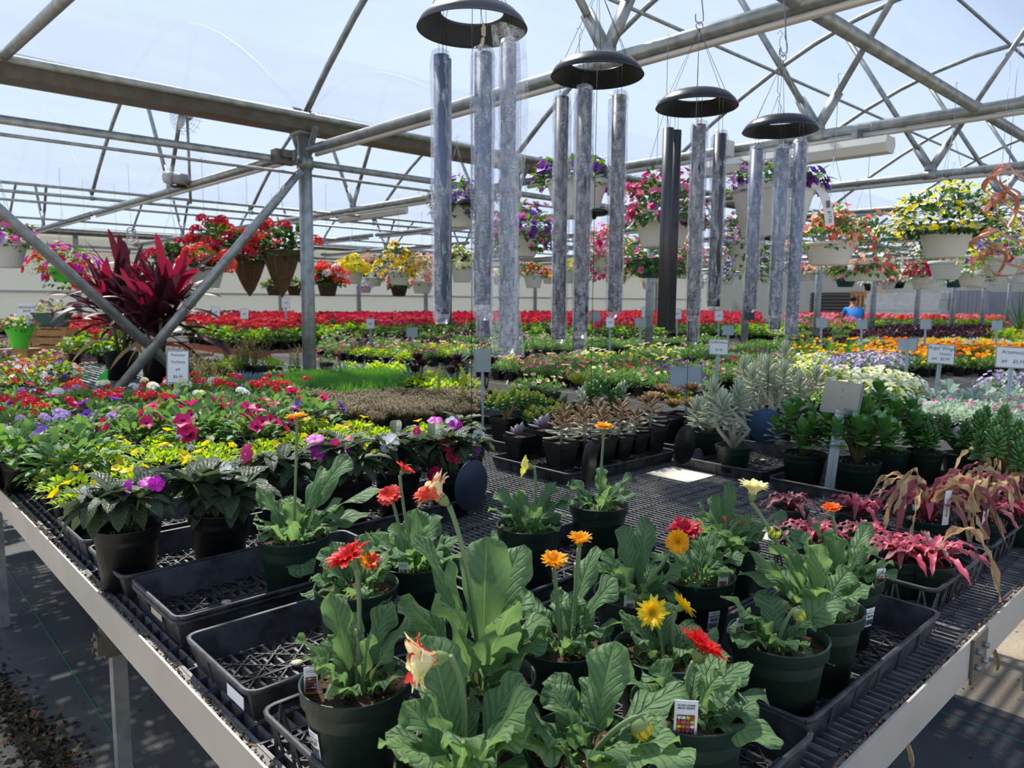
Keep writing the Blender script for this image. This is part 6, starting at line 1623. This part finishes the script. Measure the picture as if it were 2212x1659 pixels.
B('white basket of pale pink flowers beside the nearest chime tube',912,608,634,50,'light leaf',['pale pink','peach'],1.25,nf=90,fr=.03,fh=1.6,dd=10.6)
B('dark basket of orange-red geraniums right of the thick post',708,608,640,48,'mid leaf',['flame','flame','white'],1.4,pot='brown plastic',nf=20,kind='umbel',fr=.03,fh=.8,dd=8.2)
B('small brown basket with one red geranium in the far row',862,618,640,40,'mid leaf',['red'],1.0,pot='brown plastic',nf=4,kind='umbel',dd=12)
B('plum and green trailing basket left of the yellow one',808,600,618,40,'mid leaf',['plum','coral'],1.6,nf=40,fh=1.6,fr=.03)
B('coir cone basket of dark red geraniums beside the thick post',610,543,642,82,'dark leaf',['crimson','red'],1.35,shape='cone',dia=.36,nf=9,kind='umbel',fr=.038,fh=1.1,fs=1.1)
B('coir cone basket of red geraniums left of the brace pipe',540,555,640,76,'dark leaf',['crimson','red'],1.35,shape='cone',dia=.36,nf=12,kind='umbel',fr=.038,fh=1.0,fs=1.1)
B('coir basket of red geraniums and grey foliage behind the cordyline tips',376,568,605,80,'dark leaf',['crimson'],1.1,shape='cone',dia=.36,nf=5,kind='umbel',fr=.03,fh=1.0)
B('white square-shouldered basket of bright orange-red geraniums',446,578,622,80,'mid leaf',['flame','flame','coral'],1.0,nf=13,kind='umbel',fr=.036,fh=.9,dd=6.7)
B('white basket of red geraniums behind the brace pipe',478,530,575,62,'mid leaf',['red','crimson'],1.5,nf=14,kind='umbel',fr=.036,fh=.9)
B('white basket of mauve petunias at the left edge',10,525,578,96,'mid leaf',['lilac','purple','rose'],1.25,nf=40,fh=.8,fr=.03)
B('basket of red and magenta flowers with red trailing blooms at the left',142,577,610,66,'mid leaf',['crimson','red','magenta'],1.7,pot='lime plastic',nf=40,fh=.9,trail=.2,fr=.035,kind='disc')
B('small brown basket of pink flowers under the coir cones, left one',592,618,638,36,'mid leaf',['pale pink'],1.2,pot='brown plastic',nf=14,dd=9.)
B('small brown basket under the coir cones, right one',636,618,638,34,'mid leaf',['peach'],1.1,pot='brown plastic',nf=8,dd=11.)
# far rows of baskets, a few pixels each
for x,y,w,l,p,f in ((1735,604,34,'far basket of hot pink flowers right of the fourth chime','white plastic',['hot pink']),(1762,602,36,'far white basket with peach flowers by a post','white plastic',['peach']),(1918,622,34,'far white basket of magenta flowers','white plastic',['hot pink']),(2060,618,38,'far dark basket below the empty-looking white one','dark green plastic',['white']),(1880,625,30,'far dark basket right of a post','pot black',['white']),(1940,620,30,'far dark basket at the right','pot black',['cream']),(2145,612,46,'far white basket under the copper spinner','white plastic',['white']),(2195,608,44,'far white basket near the right edge','white plastic',['white']),(1570,612,34,'far white basket behind the third chime','white plastic',['lilac']),(1400,622,30,'far basket of pale flowers behind the pink ones','white plastic',['pale pink']),(1340,610,30,'far basket of cream flowers left of the pink ones','white plastic',['cream']),(1185,610,30,'far basket of orange flowers behind the second chime','white plastic',['gold','coral']),(1510,620,26,'far white basket behind the sleeved tubes of the third chime','white plastic',['white']),(1078,612,30,'far white basket between the tubes of the nearest chime','white plastic',['cream']),(790,630,28,'far white basket of lilac flowers','grey plastic',['lilac']),(950,625,26,'far white basket of pink flowers behind the nearest chime','white plastic',['rose'])):
    B(l,x,y-w*.42,y+3,w,'mid leaf',f,1.35,pot=p,nf=30,n=90,fr=.03,fh=1.,dd=.3*1600/w)
# price tag hanging from the violet basket
c=atd(1782,440,3.4);t=thing('price_tag','long curved white price tag on the violet basket','tag',c)
mb=MB('paper');leaf(mb,Vc((-.045,0,.09)),Vc((.012,-.0,.04)),Vc((.028,0,-.098)),.042,10,2,lambda q:1,0,up=Vc((0,-1,0)));o=mb.build('paper',t)
text_mesh('$17.95',.02,'paper ink',o,(.024,-.004,-.06),(PI/2,rad(82),0));m=MB('paper ink')
for i in range(9): m.box((.012+.0005*i,-.004,.012-.0035*i),(.009,.0004,.0008 if i%2 else .0014),(Vc((.95,0,.2)),Vc((0,1,0)),Vc((-.2,0,.95))))
m.build('barcode',o,smooth=False)
# copper spinners: stacked interlaced loops
def spinner(lab,x,y0,y1,d,w):
    c=atd(x,(y0+y1)/2,d);s=d/1600;H_=(y1-y0)*s;t=thing('copper_spinner',lab,'wind spinner',c);n=max(2,int(H_/(w*s*.85)))
    mb=MB('copper');N=40
    for k in range(n):
        zc=H_/2-H_*(k+.5)/n
        for q in (0,1):
            b0=len(mb.v)
            for i in range(N):
                a=2*PI*i/N;rr=w*s*.5*(.62+.38*math.cos(2*a+k));z=zc+H_/n*.62*math.sin(a)
                ax=a*.9+q*PI/2+k*.8;p=Vc((rr*math.cos(a+q*1.57+k)*1.05,rr*math.sin(2*a+q)*.6,z));wd=.009*(1+.6*math.sin(a))+.004
                t2=Vc((math.cos(ax),math.sin(ax),.3)).normalized()
                for e in (-1,1): mb.av(p+t2*wd*e)
            for i in range(N): j=(i+1)%N;mb.af(b0+2*i,b0+2*j,b0+2*j+1,b0+2*i+1)
    o=mb.build('spiral_blade',t);m=o.modifiers.new('s','SOLIDIFY');m.thickness=.0022
    m=MB('wire');m.tube([(0,0,H_/2),(0,0,2.74-c.z)],.0012,4);m.build('hanger',t)
spinner('pink-copper twisted spinner nearest the right edge',2175,365,485,3.6,92)
spinner('lower pink-copper twisted spinner behind the white basket',2150,500,590,3.9,96)
spinner('small copper spinner at left above the cordyline leaves',188,548,600,8.,52)
spinner('second small copper spinner at left, right of the first',255,550,590,8.2,44)
t=thing('glass_ornament','clear twisted glass ornament hanging at upper left','ornament',atd(284,508,7.));
mb=MB('grey plastic')
for k in range(3): mb.tube([((.035+.01*k)*math.cos(a*PI/10),.02*math.sin(a*PI/5+k),.05*math.sin(a*PI/10)-.03*k+.02) for a in range(20)],.006,6,close=True)
mb.build('loop',t);m=MB('wire');m.tube([(0,0,.06),(0,0,2.74-t.location.z)],.0012,4);m.build('hanger',t)
# spare hooks hanging from the pipes
for x,y,d,l in ((1695,95,3.05,'empty wire S hook on the purlin beside the smallest chime'),):
    c=atd(x,y,d);t=thing('wire_hook',l,'hook',c);m=MB('wire');k=d/60.
    m.tube([(-.3*k,0,-.2*k),(-.25*k,0,-.6*k),(0,0,-.75*k),(.25*k,0,-.5*k),(.2*k,0,0),(0,0,.5*k),(0,0,max(.6*k,min(2.0*k,2.74-c.z)))],.0022 if d<4 else .003,5);m.build('hook',t)
# far right end: pallet, wrapped stack, person, dark cloth
t=thing('wooden_pallet','upright wooden pallet against the brown slatted wall at the far right','pallet',W(29.8,VF(1872),0),RZ)
mb=MB('wood')
for i in range(8): mb.box((0,-.6+.17*i,1.0),(.012,.05,1.0))
for z in (.1,1.0,1.85): mb.box((.05,0,z),(.04,.65,.05))
mb.build('slats',t,smooth=False)
t=thing('wrapped_stack','white plastic-wrapped stack of goods at the far right end','wrapped stack',W(29.4,VF(1965),0),RZ)
mb=MB('white sheet')
for i in range(9):
    mb.box((R.uniform(-.03,.03),R.uniform(-.04,.04),.12+i*.21),(.5,1.25+R.uniform(-.04,.04),.11))
mb.build('bundle',t,smooth=False)
t=thing('corrugated_partition','pale grey corrugated metal partition at the far right','partition',W(29.9,VF(2075),0),RZ)
mb=MB('grey metal wall')
for i in range(12): mb.box((0,-.8+i*.13,1.0),(.02+.015*(i%2),.055,1.0))
mb.build('sheet',t,smooth=False)
# person in a bright blue shirt, bending over a far bench
c=W(22.25,4.6,0)+Vc((0,0,0));q=atd(1850,665,proj(c+Z*1.2)[2]);c=Vc((q.x,q.y,0))
t=thing('person','distant person in a bright blue shirt bending over the far benches','person',c,RZ+.6)
def skin_fig(name,pts,edges,mat,par):
    me=D.meshes.new(name);me.from_pydata([p[:3] for p in pts],edges,[]);me.materials.append(M_[mat]);o=D.objects.new(name,me);col.objects.link(o);o.parent=par
    m=o.modifiers.new('k','SKIN');
    for i,p in enumerate(pts): me.skin_vertices[0].data[i].radius=(p[3],p[3]*(p[4] if len(p)>4 else 1))
    me.skin_vertices[0].data[0].use_root=True;s=o.modifiers.new('s','SUBSURF');s.levels=s.render_levels=1;m.use_smooth_shade=True
    return o
def skin_fig_safe(name,pts,edges,mat,par):
    me=D.meshes.new(name);me.from_pydata([p[:3] for p in pts],edges,[]);me.materials.append(M_[mat]);o=D.objects.new(name,me);col.objects.link(o);o.parent=par
    m=o.modifiers.new('k','SKIN')
    if not me.skin_vertices: 
        bpy.context.view_layer.update()
    if me.skin_vertices:
        for i,p in enumerate(pts): me.skin_vertices[0].data[i].radius=(p[3],p[3])
        me.skin_vertices[0].data[0].use_root=True
    s=o.modifiers.new('s','SUBSURF');s.levels=s.render_levels=1;m.use_smooth_shade=True
    return o
body=[(0,0,.95,.13),(.12,0,1.15,.13),(.28,0,1.35,.14),(.34,0,1.43,.06),(.40,0,1.50,.075),(.43,0,1.58,.085),
 (.26,.18,1.36,.055),(.36,.24,1.12,.042),(.52,.2,.98,.032),(.58,.18,.95,.03),(.26,-.18,1.36,.055),(.36,-.24,1.12,.042),(.52,-.2,.98,.032),(.58,-.18,.95,.03),
 (0,.1,.88,.09),(.03,.12,.48,.06),(-.02,.12,.08,.045),(.1,.12,.04,.04),(0,-.1,.88,.09),(.03,-.12,.48,.06),(-.02,-.12,.08,.045),(.1,-.12,.04,.04)]
ed=[(0,1),(1,2),(2,3),(3,4),(4,5),(2,6),(6,7),(7,8),(8,9),(2,10),(10,11),(11,12),(12,13),(0,14),(14,15),(15,16),(16,17),(0,18),(18,19),(19,20),(20,21)]
skin_fig_safe('body',body,ed,'skin',t)
skin_fig_safe('shirt',[(0,0,.93,.15),(.12,0,1.15,.15),(.28,0,1.35,.16),(.26,.19,1.36,.07),(.33,.23,1.2,.06),(.26,-.19,1.36,.07),(.33,-.23,1.2,.06)],[(0,1),(1,2),(2,3),(3,4),(2,5),(5,6)],'shirt blue',t)
skin_fig_safe('trousers',[(0,0,.93,.14),(0,.1,.86,.10),(.03,.12,.48,.07),(-.02,.12,.1,.06),(0,-.1,.86,.10),(.03,-.12,.48,.07),(-.02,-.12,.1,.06)],[(0,1),(1,2),(2,3),(0,4),(4,5),(5,6)],'trouser',t)
MB('hair').ball((.42,0,1.62),.095,12,8,(1,.9,.8)).build('hair',t)
mb=MB('hair')
for s in (-1,1): mb.ball((.505,s*.03,1.59),.012,6,4)
mb.build('eyes',t);MB('skin').ball((.52,0,1.565),.016,6,4).build('nose',t)
# tall grass-like plant at the far right
t=thing('spiky_grass_plant','tall grassy spike plant rising at the right edge in the distance','potted plant',W(17.9,1.5,ZB))
t.location=Vc((*atd(2205,690,15)[:2],ZB+.0));round_pot(t,.14,.22,'pot black',n=16)
mb=MB('dark leaf')
for i in range(70):
    a=i*2.4;el=R.uniform(.3,1.45);L=.9;d=Vc((math.cos(a)*math.cos(el),math.sin(a)*math.cos(el),math.sin(el)));leaf(mb,Vc((0,0,.2)),Vc((0,0,.2))+d*L*.5,Vc((0,0,.2))+d*L-Z*.1*math.cos(el),.02,5,1,lambda w:1-w*.95)
mb.build('foliage',t)

# ================================================================ light, sky, camera
w=D.worlds.new('World');bpy.context.scene.world=w;w.use_nodes=True;nt=w.node_tree;nt.nodes.clear()
o=nt.nodes.new('ShaderNodeOutputWorld');bg=nt.nodes.new('ShaderNodeBackground');nt.links.new(bg.outputs[0],o.inputs[0])
tc=nt.nodes.new('ShaderNodeTexCoord');sp=nt.nodes.new('ShaderNodeSeparateXYZ');nt.links.new(tc.outputs['Generated'],sp.inputs[0])
rp=nt.nodes.new('ShaderNodeValToRGB');nt.links.new(sp.outputs[2],rp.inputs[0]);e=rp.color_ramp.elements
e[0].position=.0;e[0].color=(.70,.80,.90,1);e[1].position=.5;e[1].color=(.24,.38,.66,1)
x=e.new(.12);x.color=(.52,.68,.90,1);x=e.new(.28);x.color=(.36,.52,.80,1)
nz=nt.nodes.new('ShaderNodeTexNoise');nz.inputs['Scale'].default_value=2.2;nz.inputs['Detail'].default_value=6
mp=nt.nodes.new('ShaderNodeMapping');mp.inputs['Scale'].default_value=(1,1,2.2);nt.links.new(tc.outputs['Generated'],mp.inputs[0]);nt.links.new(mp.outputs[0],nz.inputs['Vector'])
cr=nt.nodes.new('ShaderNodeValToRGB');cr.color_ramp.elements[0].position=.46;cr.color_ramp.elements[1].position=.72;cr.color_ramp.elements[1].color=(.55,.55,.55,1);nt.links.new(nz.outputs['Fac'],cr.inputs[0])
mx=nt.nodes.new('ShaderNodeMix');mx.data_type='RGBA';nt.links.new(cr.outputs[0],mx.inputs[0]);nt.links.new(rp.outputs[0],mx.inputs[6]);mx.inputs[7].default_value=(.85,.88,.92,1)
nt.links.new(mx.outputs[2],bg.inputs[0]);bg.inputs[1].default_value=.88
sd=D.lights.new('sun','SUN');sd.energy=19;sd.angle=rad(1.5);sd.color=(1.,.93,.82);so=D.objects.new('sun',sd);col.objects.link(so)
az=rad(-28);el=rad(52);dv=Vc((math.sin(az)*math.cos(el),math.cos(az)*math.cos(el),math.sin(el)))
so.rotation_euler=dv.to_track_quat('Z','Y').to_euler()
cd=D.cameras.new('camera');cam=D.objects.new('camera',cd);col.objects.link(cam)
cd.sensor_fit='HORIZONTAL';cd.sensor_width=36;cd.lens=36*F/2212;cam.location=O0
Mx=Matrix.Rotation(PI/2-PITCH,4,'X')@Matrix.Rotation(ROLL,4,'Z')
cam.rotation_euler=Mx.to_euler();cd.clip_start=.05;cd.clip_end=200
cd.dof.use_dof=True;cd.dof.focus_distance=1.45;cd.dof.aperture_fstop=(cd.lens/1000)/.0028
sc=bpy.context.scene;sc.camera=cam
vs=sc.view_settings;vs.view_transform='Standard';vs.look='None';vs.gamma=1;vs.use_curve_mapping=False;vs.exposure=0.52
sc.cycles.transparent_max_bounces=16
print('COUNTS',CNT,'objects',len(D.objects))
